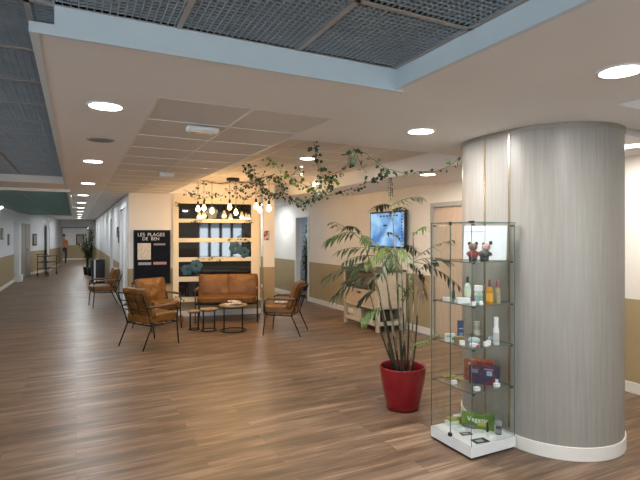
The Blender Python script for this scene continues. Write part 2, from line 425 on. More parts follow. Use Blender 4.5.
# ---- windows behind the camera and on the left (daylight)
def window(n, c, w, h, ax, nx=4, nz=2):
    fr = MB(); gl = MB(); cx, cy, cz = c
    def bx(a0, a1, z0, z1, th):
        if ax == 'x': fr.b(cx + a0, cx + a1, cy - th, cy + th, z0, z1)
        else: fr.b(cx - th, cx + th, cy + a0, cy + a1, z0, z1)
    for i in range(nx + 1):
        a = -w / 2 + i * w / nx; bx(a - .07, a + .07, cz - h / 2, cz + h / 2, .035)
    for j in range(nz + 1):
        z = cz - h / 2 + j * h / nz; bx(-w / 2, w / 2, z - .03, z + .03, .03)
    f = struct(fr, 'window_%d' % n, BLACK, bevel=.004)
    d = (w, .006, h) if ax == 'x' else (.006, w, h)
    gl.glass((cx, cy, cz), d); gl.build('window_pane', [GLASS, GEDGE], f)
window(2, (-.15, -4.07, 1.425), 2.2, 1.75, 'x', 4); window(3, (2.3, -4.07, 1.425), 1.4, 1.75, 'x', 3)
window(4, (-5.07, -1.0, 1.4), 3.0, 1.8, 'y'); window(5, (-5.07, 3.5, 1.4), 3.0, 1.8, 'y')

# ---- indoor window in the centre wall: five long panes in a cream frame
WFR = M('cream window frame', (.80, .70, .52), .5, noise=.02)
pl, dl = hitw(173); pr_, dr = hitw(259.5)
s0 = (pl - A).length; s1 = (pr_ - A).length
wroot = MB(); n2 = Vector((-WT.y, WT.x))
def onwall(s, off, z): q = A + WT * s - n2 * off; return (q.x, q.y, z)
g0 = (hitw(178.7)[0] - A).length; g1 = (hitw(251)[0] - A).length
dm = (dl + dr) / 2
def zat(v): return H - (v - HOR) / F * dm
rows = [(204, 219), (222.9, 238), (242.2, 257), (261.3, 276), (280.8, 296)]
ztop, zbot = zat(197.5), zat(300.5)
wroot.box(onwall((s0 + g0) / 2, .02, (ztop + zbot) / 2), (g0 - s0, .05, ztop - zbot), WANG)
wroot.box(onwall((s1 + g1) / 2, .02, (ztop + zbot) / 2), (s1 - g1, .05, ztop - zbot), WANG)
zs = [ztop] + [z for r_ in rows for z in (zat(r_[0]), zat(r_[1]))] + [zbot]
for i in range(0, len(zs), 2):
    wroot.box(onwall((g0 + g1) / 2, .02, (zs[i] + zs[i + 1]) / 2), (g1 - g0, .05, zs[i] - zs[i + 1]), WANG)
win = struct(wroot, 'window_1', WFR, bevel=.004)
sill = MB(); sill.box(onwall((s0 + s1) / 2, .05, zbot + .01), (s1 - s0 + .06, .08, .03), WANG); sill.build('window_sill', WFR, win, bevel=.003)
for r_ in rows:
    p = MB(); p.box(onwall((g0 + g1) / 2, .006, (zat(r_[0]) + zat(r_[1])) / 2), (g1 - g0, .008, zat(r_[0]) - zat(r_[1])), WANG)
    p.build('window_pane', DGLASS, win)
# pilaster closing the centre wall
ps0 = (hitw(263.5, .07)[0] - A).length; ps1 = (hitw(274.5, .07)[0] - A).length
mb = MB()
for (z0, z1, mi) in ((0, DADO, 1), (DADO, CZ + .3, 0)):
    mb.box(onwall((ps0 + ps1) / 2, .0, (z0 + z1) / 2), (ps1 - ps0, .14, z1 - z0), WANG, mi)
struct(mb, 'wall_pilaster', [W_WHITE, W_TAN])

# ---- doors
def door_y(n, x, y0, y1, leafmat, out=1, leaf=True, framew=.07, zt=2.1, framemat=W_TRIM):
    f = MB(); s = -out
    f.b(x + s * .02, x - s * .12, y0 - framew, y0, 0, zt + framew); f.b(x + s * .02, x - s * .12, y1, y1 + framew, 0, zt + framew)
    f.b(x + s * .02, x - s * .12, y0, y1, zt, zt + framew)
    o = struct(f, 'door_%d' % n, framemat, bevel=.004)
    if leaf:
        l = MB(); l.b(x - s * .03, x - s * .07, y0, y1, .01, zt); l.build('door_leaf', leafmat, o)
        h = MB(); h.tube([(x + s * .0, y0 + .08, 1.02), (x + s * .04, y0 + .08, 1.02), (x + s * .04, y0 + .2, 1.02)], .009)
        h.build('door_handle', M('steel', (.6, .6, .6), .3, .9), o)
    return o
door_y(1, XR, 5.25, 6.2, DOORP, 1, framemat=M('grey door frame', (.42, .42, .40), .5))
door_y(2, XR, 10.98, 11.7, W_TRIM, 1, leaf=False)
lf = MB(); lf.box((5.34 + .36, 10.95, 1.05), (.70, .04, 2.08), 0)
o = struct(lf, 'door_3', W_TRIM)
d4 = door_y(4, .93, 10.62, 12.23, W_TRIM, 1, zt=2.23, framew=.09)
sp = MB(); sp.b(.915, .96, 11.40, 11.45, 0, 2.23); sp.build('door_post', W_TRIM, d4)
door_y(5, .93, 14.87, 15.73, DOORG, 1)
# hall: grey beige double door and white duct on the angled left wall
dA = MB(); a0 = Vector(hall[1]); a1 = Vector(hall[2]); tt = (a1 - a0).normalized(); an = math.atan2(tt.y, tt.x)
cc = (a0 + a1) / 2; nn = Vector((tt.y, -tt.x))
dA.box((cc.x + nn.x * .03, cc.y + nn.y * .03, 1.05), (1.75, .05, 2.1), an)
d6 = struct(dA, 'door_6', DOORG, bevel=.01)
hh = MB()
for k in (-.06, .06):
    q = cc + tt * k + nn * .09; hh.box((q.x, q.y, 1.0), (.02, .05, .22), an)
hh.build('door_handle', M('door steel', (.6, .6, .6), .3, .9), d6)
ln = MB(); q = cc + nn * .057; ln.box((q.x, q.y, 1.05), (.01, .006, 2.06), an); ln.build('door_gap', W_DARK, d6)
# end opening frame
f = MB(); f.b(-.72, -.66, 29.97, 30.16, 0, 2.08); f.b(.62, .68, 29.97, 30.16, 0, 2.08); f.b(-.72, .68, 29.97, 30.16, 2.03, 2.09)
struct(f, 'door_7', DOORG)
# picture/door gap near hall end, white jamb
f = MB(); q = Vector(hall[3]); f.b(q.x - .02, q.x + .07, q.y - .55, q.y - .4, 0, 2.1)
struct(f, 'trim_4', W_TRIM)
f = MB(); f.b(q.x + .0, q.x + .05, q.y - .38, q.y + .35, .1, 2.08); struct(f, 'trim_5', W_DARK)

# ================================================================= PILLAR
def stadium(r, ya, yb, xc, n=40):
    pts = []
    for k in range(n + 1):
        a = PI + PI * k / n; pts.append((xc + r * math.cos(a), ya + r * math.sin(a)))
    for k in range(n + 1):
        a = PI * k / n; pts.append((xc + r * math.cos(a), yb + r * math.sin(a)))
    return pts
def prism(pts, z0, z1, mb=None, cx=0, cy=0):
    mb = mb or MB(); n = len(pts)
    vs = [(p[0] - cx, p[1] - cy, z0) for p in pts] + [(p[0] - cx, p[1] - cy, z1) for p in pts]
    fs = [tuple(range(n))[::-1], tuple(range(n, 2 * n))] + [(i, (i + 1) % n, n + (i + 1) % n, n + i) for i in range(n)]
    return mb.add(vs, fs)
PX, PA, PB = 3.55, 2.72, 3.06
pil = prism(stadium(.5, PA, PB, PX), 0, CZ).build('wall_pillar', W_PIL, kind='structure')
prism(stadium(.512, PA, PB, PX), .0, .10).build('pillar_skirting', W_BASE, pil, bevel=.004)
prism(stadium(.508, PA, PB, PX), CZ - .03, CZ - .002).build('pillar_collar', BRONZE, pil)
for y in (2.99, 2.735):
    MB().b(3.044, 3.053, y - .009, y + .009, .1, CZ - .03).build('brass_strip', BRASS, pil)

# ================================================================= LIGHTS
def area(loc, power, size, col=(1, 1, 1), rot=(0, 0, 0), shape='DISK', sy=None, spread=None):
    l = bpy.data.lights.new('lamp', 'AREA'); l.energy = power; l.shape = shape; l.size = size; l.color = col
    if sy: l.size_y = sy
    if spread: l.spread = spread
    o = bpy.data.objects.new('lamp', l); COL.objects.link(o); o.location = loc; o.rotation_euler = rot
    return o
dl0 = None
names = {
 0: 'round white downlight in the left strip, nearest the camera',
 1: 'round white downlight second along the left strip of ceiling',
 2: 'round white downlight third along the left strip of ceiling',
 3: 'round white downlight fourth along the left strip of ceiling',
}
def downlight(x, y, z, label, power=16, col=(1, .975, .94), group='round ceiling downlights'):
    global dl0
    if dl0 is None:
        dl0 = thing('ceiling_downlight', label, 'ceiling light', (x, y, z), 0, group)
        MB().lathe([(.098, -.006), (.112, -.008), (.115, 0)], n=36, cap=False).build('trim_ring', W_TRIM, dl0, smooth=True)
        MB().lathe([(.10, -.003), (.10, -.0055)], n=36).build('diffuser', EM, dl0)
        o = dl0
    else: o = dup(dl0, (x, y, z), 0, label, group)
    area((x, y, z - .014), power, .19, col)
    return o
strip = ['first from the camera', 'second from the camera, beyond the ceiling speaker', 'third from the camera', 'fourth from the camera', 'fifth from the camera', 'sixth from the camera', 'seventh from the camera', 'eighth from the camera', 'ninth from the camera', 'farthest, over the hall end']
for i, s_ in enumerate(strip):
    downlight(.17 if i < 3 else .13, 3.4 + 2.6 * i, CZ, 'round downlight in the left ceiling strip, ' + s_, 16 if i < 2 else 11, (1, .95, .88) if i < 2 else (.92, .97, 1))
downlight(2.46, 1.50, CZ, 'large bright round downlight above and before the grey pillar', 18)
downlight(2.46, 3.09, CZ, 'round downlight in plain ceiling left of the grey pillar', 16)
downlight(2.83, 6.0, ZR, 'round downlight in the raised tiled ceiling beside the ivy', 10, (1, .9, .78))
downlight(4.3, 5.25, CZ, 'round downlight near the wall screen, over the ivy end', 14, (1, .9, .78))
downlight(4.6, 2.7, CZ, 'round downlight glimpsed right of the grey pillar', 14)
downlight(4.5, 12.4, CZ, 'round downlight over the passage past the centre wall', 13, (.86, .94, 1))
area((4.5, 14.6, CZ - .02), 13, .19, (.86, .94, 1))
area((.3, 33, CZ - .02), 26, .19, (.95, .95, .9))
area((6.3, 12.5, CZ - .02), 22, .19, (.8, .9, 1))
area((2.46, -.2, CZ - .02), 14, .19, (1, .95, .89)); area((4.0, -1.5, CZ - .02), 12, .19, (1, .95, .89))
# daylight entering through the real windows
area((-.15, -4.6, 1.2), 90, 3.0, (.80, .91, 1), (PI / 2 + .35, 0, 0), 'RECTANGLE', 1.7)
area((2.4, -4.6, 1.2), 50, 1.8, (.80, .91, 1), (PI / 2 + .35, 0, 0), 'RECTANGLE', 1.7)
area((-5.4, -1.0, 1.4), 70, 2.9, (.80, .91, 1), (0, -PI / 2, 0), 'RECTANGLE', 2.9)
area((-5.4, 3.5, 1.4), 70, 2.9, (.80, .91, 1), (0, -PI / 2, 0), 'RECTANGLE', 2.9)
w = bpy.data.worlds.new('sky'); S.world = w; w.use_nodes = True
bg = w.node_tree.nodes['Background']
tcw = w.node_tree.nodes.new('ShaderNodeTexCoord'); nz = w.node_tree.nodes.new('ShaderNodeTexNoise'); nz.inputs['Scale'].default_value = 3
rr = w.node_tree.nodes.new('ShaderNodeValToRGB'); rr.color_ramp.elements[0].color = (.45, .65, .9, 1); rr.color_ramp.elements[1].color = (.9, .95, 1, 1)
w.node_tree.links.new(tcw.outputs['Generated'], nz.inputs['Vector']); w.node_tree.links.new(nz.outputs['Fac'], rr.inputs['Fac']); w.node_tree.links.new(rr.outputs['Color'], bg.inputs['Color'])
bg.inputs['Strength'].default_value = 1.6

# ceiling speaker and detectors
o = thing('ceiling_speaker', 'flat round grey ceiling speaker between the first two downlights', 'speaker', (.19, 4.62, CZ))
MB().lathe([(.09, -.008), (.11, -.006), (.112, 0)], n=32, cap=False).build('speaker_rim', W_BAR, o, smooth=True)
MB().lathe([(.092, -.002), (.092, -.006)], n=32).build('speaker_grille', M('grey mesh', (.28, .28, .28), .7, noise=.2, nscale=300), o)
o = thing('ceiling_lamp_box', 'small white rectangular emergency lamp on the tiled ceiling', 'emergency light', (.87, 3.74, CZ))
MB().b(-.12, .12, -.05, .05, -.035, -.0015).build('lamp_body', WHITE, o, bevel=.008)
MB().b(-.10, .10, -.035, .035, -.042, -.035).build('lamp_lens', M('frosted lens', (.75, .74, .70), .2), o)
o = thing('ceiling_sensor', 'small white wedge sensor far down the tiled ceiling', 'sensor', (1.08, 6.7, CZ))
MB().b(-.09, .09, -.04, .04, -.05, -.0015).build('sensor_body', WHITE, o, bevel=.01)
o = thing('emergency_light', 'white emergency exit light box on the dropped ceiling edge', 'emergency light', (4.05, 8.1, 2.60), 0)
MB().b(-.05, 0, -.14, .14, -.05, .05).build('light_body', WHITE, o, bevel=.01)
MB().b(-.058, -.05, -.09, .12, -.035, .04).build('light_panel', M('lit exit panel', (.9, .9, .85), .3, emis=(1, .95, .85), es=2.0), o)
for (u, v, lab) in ((14, 210, 'small white lit spot fitting by the left hall ceiling'),):
    q = P(u, v + 8.5, 17.2)
    o = tag(MB().lathe([(.03, 0), (.05, .02), (.05, .06)], n=16).build('ceiling_spot', EM), lab, 'ceiling light'); o.location = (-1.96, 16.8, 2.42)
struct(MB().b(-2.02, -1.9, 16.74, 16.86, 2.48, 2.5), 'trim_6', WHITE)

# ================================================================= SEATING
def seat(name, label, cat, W, ncush, group=None):
    t = thing(name, label, cat, group=group); hw = W / 2
    for sy in (-1, 1):
        y = sy * (hw - .02)
        MB().tube([(.27, y, 0), (.25, y, .20), (.235, y, .36)], [.009, .011, .012]).build('leg', BLACK, t, smooth=True)
        MB().tube([(-.36, y, 0), (-.27, y, .20), (-.2, y, .36)], [.009, .011, .012]).build('leg', BLACK, t, smooth=True)
        MB().tube([(.235, y, .36), (.25, y, .50), (.235, y, .575), (.19, y, .595), (-.05, y, .60), (-.30, y, .60)], .010).build('arm_frame', BLACK, t, smooth=True)
        a = MB(); a.cushion((-.03, y, .612), (.46, .05, .03), p=5, puff=.1, n=8); a.build('armrest', ARMW, t, smooth=True)
    f = MB(); y = hw - .02
    for z in (.345,): f.tube([(.24, -y, z), (.24, y, z), (-.22, y, z - .01), (-.22, -y, z - .01)], .011, closed=True)
    for k in range(1, 4): f.tube([(-.22 + .11 * k, -y, .343), (-.22 + .11 * k, y, .343)], .006, 6)
    f.build('seat_frame', BLACK, t)
    b = MB(); top = (-.37, .80); bot = (-.215, .34)
    def bp(k): return (bot[0] + (top[0] - bot[0]) * k, bot[1] + (top[1] - bot[1]) * k)
    for sy in (-1, 1): b.tube([(bot[0], sy * y, bot[1]), (top[0], sy * y, top[1])], .010)
    nb = 3 * ncush
    for k in range(1, nb): yy = -y + 2 * y * k / nb; b.tube([(bot[0], yy, bot[1]), (top[0], yy, top[1])], .006, 6)
    for k in (.45, .75, 1): q = bp(k); b.tube([(q[0], -y, q[1]), (q[0], y, q[1])], .008 if k < 1 else .010, 6)
    b.build('back_frame', BLACK, t)
    m = MB(); m.cushion((.02, 0, .425), (.56, W - .09, .15), p=8, puff=.18, seed=3, n=16); m.build('seat_cushion', LEATHER, t, smooth=True)
    Rb = Matrix.Rotation(math.radians(-18), 3, 'Y'); cw = (W - .06) / ncush
    for k in range(ncush):
        m = MB(); m.cushion((-.215, -W / 2 + .03 + cw * (k + .5), .65), (.15, cw + .01, .46), Rb, p=9, puff=.62, seed=k + 5, n=18)
        m.build('back_cushion', LEATHER, t, smooth=True)
    return t
arm = seat('armchair', 'tan leather armchair with black rod frame seen from behind', 'armchair', .62, 1, 'leather armchairs')
arm.location = (1.02, 7.68, 0); arm.rotation_euler = (0, 0, math.radians(29))
dup(arm, (1.30, 8.93, 0), math.radians(-66), 'tan leather armchair below the black menu board, facing the room')
dup(arm, (3.13, 7.58, 0), math.radians(143), 'tan leather armchair in side view, right of the sofa')
dup(arm, (.57, 12.35, 0), math.radians(187), 'tan leather armchair against the hall wall by the white doorway')
sofa = seat('sofa', 'two-seat tan leather sofa with black rod legs under the window', 'sofa', 1.19, 2)
sofa.location = (2.62, 9.18, 0); sofa.rotation_euler = (0, 0, WANG - PI / 2 - math.radians(7))
o = tag(MB().box((0, 0, .06), (.10, .12, .11)).build('wooden_block', ARMW, bevel=.01), 'small brown block on the floor behind the near armchair', 'block')
o.location = onz(180, 321.5, 0)

# nesting tables
def ntable(label, x, y, r, h):
    t = thing('coffee_table', label, 'coffee table', (x, y, 0), 0, 'nesting coffee tables')
    MB().lathe([(r - .008, h - .022), (r, h - .018), (r, h - .004), (r - .006, h)], n=40).build('tabletop', WOODT, t, smooth=False)
    ring = [((r - .02) * math.cos(a), (r - .02) * math.sin(a), .012) for a in [2 * PI * k / 32 for k in range(32)]]
    MB().tube(ring, .009, 8, True).build('base_ring', BLACK, t, smooth=True)
    ring2 = [(p[0], p[1], h - .03) for p in ring]; MB().tube(ring2, .008, 8, True).build('top_ring', BLACK, t, smooth=True)
    for k in range(4):
        a = k * PI / 2 + .5; q = ((r - .02) * math.cos(a), (r - .02) * math.sin(a))
        MB().tube([(*q, .015), (*q, h - .03)], .009).build('leg', BLACK, t, smooth=True)
ntable('largest nesting table, round wood top with papers on it', 2.42, 8.12, .24, .455)
ntable('middle-height nesting table of the three, round wood top', 2.05, 8.33, .155, .385)
ntable('smallest lowest nesting table, at the left end of the three', 1.84, 8.52, .115, .335)
for k, (dx, dy, a) in enumerate(((-.06, .03, .3), (.05, -.04, 1.1), (.03, .08, 2.0))):
    m = MB(); m.box((0, 0, .006), (.20, .14, .01)); m.box((.01, .0, .014), (.15, .12, .004))
    o = tag(m.build('magazine', PAPER), 'open printed leaflet on the tallest coffee table', 'magazine', 'leaflets on the coffee table')
    o.location = (2.42 + dx, 8.12 + dy, .456 + .017 * k); o.rotation_euler = (0, 0, a)
m = MB(); m.box((0, 0, .005), (.22, .15, .008)); m.box((.02, .0, .012), (.16, .10, .004))
o = tag(m.build('magazine', PAPER), 'printed leaflet lying on the right armchair seat', 'magazine'); o.location = (3.10, 7.60, .512); o.rotation_euler = (0, 0, 2.3)

# ================================================================= MENU BOARD
b0 = (hitw(133.9)[0] - A).length; b1 = (hitw(170.4)[0] - A).length; db = hitw(152)[1]
def zb(v): return H - (v - HOR) / F * db
q = A + WT * (b0 + b1) / 2 - n2 * .03; bw_ = b1 - b0; bh_ = zb(230.2) - zb(283.5)
board = thing('menu_board', 'tall black notice board with white heading and pinned sheets', 'notice board', (q.x, q.y, (zb(230.2) + zb(283.5)) / 2), WANG)
MB().box((0, 0, 0), (bw_, .02, bh_)).build('board_panel', NAVY, board)
fr = MB()
for sx in (-1, 1): fr.box((sx * (bw_ / 2 - .008), -.004, 0), (.022, .03, bh_))
for sz in (-1, 1): fr.box((0, -.004, sz * (bh_ / 2 - .008)), (bw_, .03, .022))
fr.build('board_frame', BLACK, board)
def bxy(cx, cy): return ((cx / 8 + 130 - 152.15) / F * db, zb(226 + cy / 8) - board.location.z)
CHALK = M('chalk lettering', (.75, .78, .78), .7)
x, z = bxy(172, 82); lettering('lettering', 'LES', .098, CHALK, board, (x - .19, -.013, z), (PI / 2, 0, 0)); lettering('lettering', 'PLAGES', .098, CHALK, board, (x + .09, -.013, z), (PI / 2, 0, 0))
x, z = bxy(175, 114); lettering('lettering', 'DE', .088, CHALK, board, (x - .125, -.013, z), (PI / 2, 0, 0)); lettering('lettering', 'BEN', .088, CHALK, board, (x + .065, -.013, z), (PI / 2, 0, 0))
def sheet(x0, y0, x1, y1, mat, name='pinned_sheet'):
    a = bxy(x0, y0); b_ = bxy(x1, y1)
    MB().box(((a[0] + b_[0]) / 2, -.013, (a[1] + b_[1]) / 2), (b_[0] - a[0], .003, a[1] - b_[1])).build(name, mat, board)
sheet(68, 137, 168, 268, tex2('printed menu sheet', (.55, .50, .40), (.70, .62, .52), 40, .4, .6))
sheet(190, 139, 278, 154, M('mauve strip', (.30, .22, .26), .6)); sheet(73, 289, 170, 310, M('grey strip', (.30, .33, .38), .6))
sheet(187, 287, 287, 308, M('rose strip', (.42, .26, .22), .6))

# picture and rail on the pilaster
pf = (hitw(266.5, .08)[0]); o = thing('picture', 'small framed picture with a red subject on the pilaster', 'picture', (pf.x, pf.y, 1.62), WANG)
MB().box((0, 0, 0), (.17, .016, .34)).build('picture_frame', W_TRIM, o, bevel=.004)
MB().box((0, -.010, .02), (.12, .006, .20)).build('picture_print', tex2('red print', (.25, .03, .03), (.5, .45, .42), 14, .45, .55), o)

# ================================================================= WALL SCREEN
tv = thing('wall_screen', 'blue-lit flat display screen hung on the cream wall', 'screen', (5.1, 7.40, 1.75))
MB().b(.0, .045, -.56, .56, -.335, .335).build('screen_body', PLASTK, tv, bevel=.006)
MB().b(.045, .097, -.2, .2, -.15, .15).build('wall_bracket', BLACK, tv)
scm = tex2('blue map picture', (.04, .16, .46), (.26, .50, .80), 3.2, .35, .65, .3, emis=.5)
MB().b(-.003, .0, -.53, .53, -.305, .305).build('screen_image', scm, tv)
icm = M('dark icons', (.01, .03, .06), .5)
for k in range(6): MB().b(-.006, -.003, .15 - .1 * k, .21 - .1 * k, .235, .262).build('screen_icon', icm, tv)
for k in range(9): MB().b(-.006, -.003, -.49, -.455, .22 - .055 * k, .245 - .055 * k).build('screen_icon', icm, tv)
MB().b(-.006, -.003, -.02, .10, .06, .09).build('screen_icon', icm, tv)
cb = MB(); cb.tube([(.085, -.05, .335), (.08, -.05, .42), (.085, -.05, .73)], .006, 6)
cb.build('power_cable', WHITE, tv)

# ================================================================= BUFFET CART
bf = thing('sideboard', 'whitewashed wooden sideboard cart under the wall screen', 'sideboard', (4.83, 7.42, 0))
x0, x1, y0, y1 = -.30, .30, -.57, .57
for sx in (x0 + .03, x1 - .03):
    for sy in (y0 + .03, y1 - .03): MB().b(sx - .03, sx + .03, sy - .03, sy + .03, 0, 1.01).build('post', CAB, bf, bevel=.004)
MB().b(x0 - .02, x1 + .0, y0 - .02, y1 + .02, 1.01, 1.045).build('top_board', CABD, bf, bevel=.004)
MB().b(x0 + .005, x0 + .03, y0 + .06, y1 - .06, .71, .98).build('basket_front', CABD, bf)
dr_ = MB().b(x0 - .005, x0 + .03, y0 + .06, y1 - .06, .42, .69).build('drawer', CABW, bf, bevel=.005)
MB().b(x0 - .03, x0 - .005, -.05, .05, .62, .64).build('drawer_handle', BLACK, dr_)
MB().b(x0, x1, y0 + .02, y1 - .02, .38, .415).build('shelf', CAB, bf); MB().b(x0, x1, y0 + .02, y1 - .02, .10, .16).build('shelf', CAB, bf)
MB().b(x0 + .06, x1 - .06, y0 + .005, y0 + .03, .42, 1.0).build('side_panel', CAB, bf)
MB().b(x0 + .06, x1 - .06, y1 - .03, y1 - .005, .42, 1.0).build('side_panel', CAB, bf)
MB().b(x1 - .03, x1 - .01, y0 + .03, y1 - .03, .1, 1.0).build('back_panel', CAB, bf)
for k, (yy, w_, h_, mm, lb) in enumerate(((-.38, .22, .17, PLASTK, 'black storage box on the low shelf, right end'), (-.10, .20, .14, CABD, 'brown basket in the middle of the low shelf'), (.25, .28, .16, CAB, 'pale box on the low shelf, left end'))):
    m = MB(); m.b(-.15, .15, -w_ / 2, w_ / 2, 0, h_); m.b(-.155, .155, -w_ / 2 - .005, w_ / 2 + .005, h_ - .03, h_)
    o = tag(m.build('storage_box', mm, bevel=.006), lb, 'box'); o.location = (4.78, 7.42 + yy, .161)

# ================================================================= RED POT AND PALM
PC = Vector((2.79, 3.78, 0))
pot = thing('flower_pot', 'glossy red round planter standing on the wood floor', 'planter', PC)
MB().lathe([(.0, 0), (.135, 0), (.15, .004), (.165, .06), (.20, .24), (.222, .395), (.222, .405), (.212, .405), (.205, .39), (.185, .25), (.16, .10), (.0, .08)], n=56, cap=False).build('planter_shell', RED, pot, smooth=True)
MB().lathe([(.0, .30), (.195, .30), (.196, .315), (.10, .335), (0, .34)], n=40, cap=False).build('soil', SOIL, pot, smooth=True)
palm = thing('bamboo_palm', 'tall bamboo palm with thin canes growing from the red pot', 'plant', PC + Vector((0, 0, .31)))
def loc(p): return Vector(p) - palm.location
def bez(pts, n):
    pts = [Vector(p) for p in pts]; out = []
    for i in range(n + 1):
        t_ = i / n; q = list(pts)
        while len(q) > 1: q = [q[j].lerp(q[j + 1], t_) for j in range(len(q) - 1)]
        out.append(q[0])
    return out
canes = [
 ((396, 4.62), (382, 300, 4.5), (361, 232, 4.45)), ((399, 4.72), (392, 300, 4.6), (380, 250, 4.5)),
 ((402, 4.62), (398, 290, 4.6), (391, 192, 4.6)), ((407, 4.7), (411, 300, 4.65), (407, 262, 4.7)),
 ((410, 4.6), (415, 300, 4.6), (413, 232, 4.62)), ((404, 4.55), (398, 310, 4.5), (397, 250, 4.5)),
 ((398, 4.55), (386, 320, 4.42), (372, 262, 4.35)), ((400, 4.68), (390, 320, 4.7), (386, 270, 4.75)),
 ((406, 4.66), (403, 320, 4.6), (401, 240, 4.7)), ((394, 4.66), (385, 330, 4.6), (378, 290, 4.6)),
]
canes += [((412, 4.68), (420, 310, 4.7), (417, 270, 4.75)), ((401, 4.6), (405, 330, 4.55), (408, 300, 4.5)), ((396, 4.7), (378, 330, 4.7), (368, 285, 4.75))]
for i, (b_, m_, t_) in enumerate(canes):
    base = P(b_[0], 372, b_[1]); base.z = .315
    pts = bez([loc(base), loc(P(*m_)), loc(P(*t_))], 14)
    rad = [.009 - .005 * k / 14 + (.0015 if k % 3 == 0 else 0) for k in range(15)]
    mb = MB(); mb.tube(pts, rad, 7)
    o = mb.build('cane', [CANE, CANED], palm, smooth=True)
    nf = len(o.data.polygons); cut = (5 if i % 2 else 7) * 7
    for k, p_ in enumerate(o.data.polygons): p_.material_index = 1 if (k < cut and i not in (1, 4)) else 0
def frond(a, b, mat, n=11, L=.16, droop=.08, seed=0):
    rnd = random.Random(seed); a = loc(P(*a)); b = loc(P(*b)); mid = (a + b) / 2 + Vector((0, 0, droop))
    pts = bez([a, mid, b], n); mb = MB(); mb.tube(pts, [.0035 - .002 * k / n for k in range(n + 1)], 5, mi=0)
    for i in range(2, n + 1):
        p = pts[i]; t_ = (pts[i] - pts[i - 1]).normalized()
        side = t_.cross(Vector((0, 0, 1)))
        side = side.normalized() if side.length > .05 else Vector((1, 0, 0))
        for sg in (-1, 1):
            ll = L * 1.15 * (.55 + .45 * math.sin(PI * (i - .5) / n)) * rnd.uniform(.8, 1.15)
            d = (t_ * rnd.uniform(.55, .9) + side * sg * rnd.uniform(.5, .8) + Vector((0, 0, rnd.uniform(-.55, -.05)))).normalized()
            wv = d.cross(Vector((0, 0, 1))).normalized() * .011
            q = [p, p + d * ll * .3 + wv, p + d * ll * .3 - wv, p + d * ll * .7 + wv * .8 + Vector((0, 0, -.012)), p + d * ll * .7 - wv * .8 + Vector((0, 0, -.012)), p + d * ll + Vector((0, 0, -.035))]
            mb.add(q, [(0, 2, 1), (1, 2, 4, 3), (3, 4, 5)])
    mb.build('frond', mat, palm)
fr_list = [
 ((391, 206, 4.6), (420, 197, 4.4), LEAF, .13, .05), ((391, 206, 4.6), (376, 206, 4.8), LEAF, .12, .04), ((391, 200, 4.6), (390, 178, 4.6), LEAF, .03, .0),
 ((391, 215, 4.6), (402, 207, 4.9), LEAF, .11, .04), ((361, 234, 4.45), (328, 240, 4.35), LEAF, .14, .07), ((361, 232, 4.45), (347, 226, 4.7), LEAF, .11, .03),
 ((361, 236, 4.45), (372, 242, 4.2), LEAF, .12, .04), ((378, 250, 4.5), (341, 250, 4.4), LEAF, .14, .05), ((374, 256, 4.4), (344, 262, 4.2), LEAF, .12, .05),
 ((372, 264, 4.35), (328, 276, 4.3), LEAF, .15, .08), ((374, 275, 4.4), (335, 295, 4.3), LEAF, .14, .08), ((391, 250, 4.5), (366, 262, 4.3), LEAFY, .14, .06),
 ((395, 248, 4.5), (410, 258, 4.3), LEAFY, .12, .05), ((392, 248, 4.5), (380, 272, 4.3), LEAF, .14, .07), ((388, 246, 4.6), (396, 266, 4.2), LEAF, .12, .05),
 ((413, 236, 4.62), (425, 226, 4.5), LEAFY, .11, .03), ((413, 260, 4.62), (452, 240, 4.7), LEAF, .13, .06), ((413, 262, 4.62), (446, 260, 4.6), LEAF, .13, .06),
 ((413, 268, 4.6), (424, 292, 4.5), LEAFB, .13, .05), ((414, 300, 4.6), (410, 275, 4.6), LEAFY, .08, .03), ((402, 306, 4.5), (410, 288, 4.4), LEAFY, .09, .03),
 ((412, 352, 4.6), (438, 333, 4.45), LEAFY, .10, .04), ((412, 348, 4.6), (424, 340, 4.4), LEAFY, .08, .03), ((384, 308, 4.45), (362, 318, 4.3), LEAFY, .12, .06),
 ((401, 245, 4.7), (416, 250, 4.9), LEAF, .12, .05), ((386, 270, 4.7), (370, 282, 4.8), LEAF, .12, .05), ((378, 290, 4.6), (360, 300, 4.6), LEAF, .10, .05),
 ((414, 262, 4.6), (458, 285, 4.75), LEAF, .12, .09),
 ((361, 240, 4.45), (333, 222, 4.5), LEAF, .11, .05), ((368, 262, 4.75), (352, 272, 4.7), LEAF, .12, .05), ((401, 242, 4.7), (388, 232, 4.9), LEAF, .11, .04), ((407, 262, 4.7), (424, 276, 4.8), LEAF, .12, .05), ((397, 252, 4.5), (376, 246, 4.4), LEAFY, .12, .05), ((417, 272, 4.75), (436, 262, 4.8), LEAF, .10, .05), ((408, 300, 4.5), (398, 284, 4.4), LEAFY, .09, .03), ((368, 286, 4.75), (346, 280, 4.8), LEAF, .12, .06),
]
for i, (a, b, m_, L_, dr2) in enumerate(fr_list): frond(a, b, m_, L=L_, droop=dr2, seed=i, n=9)

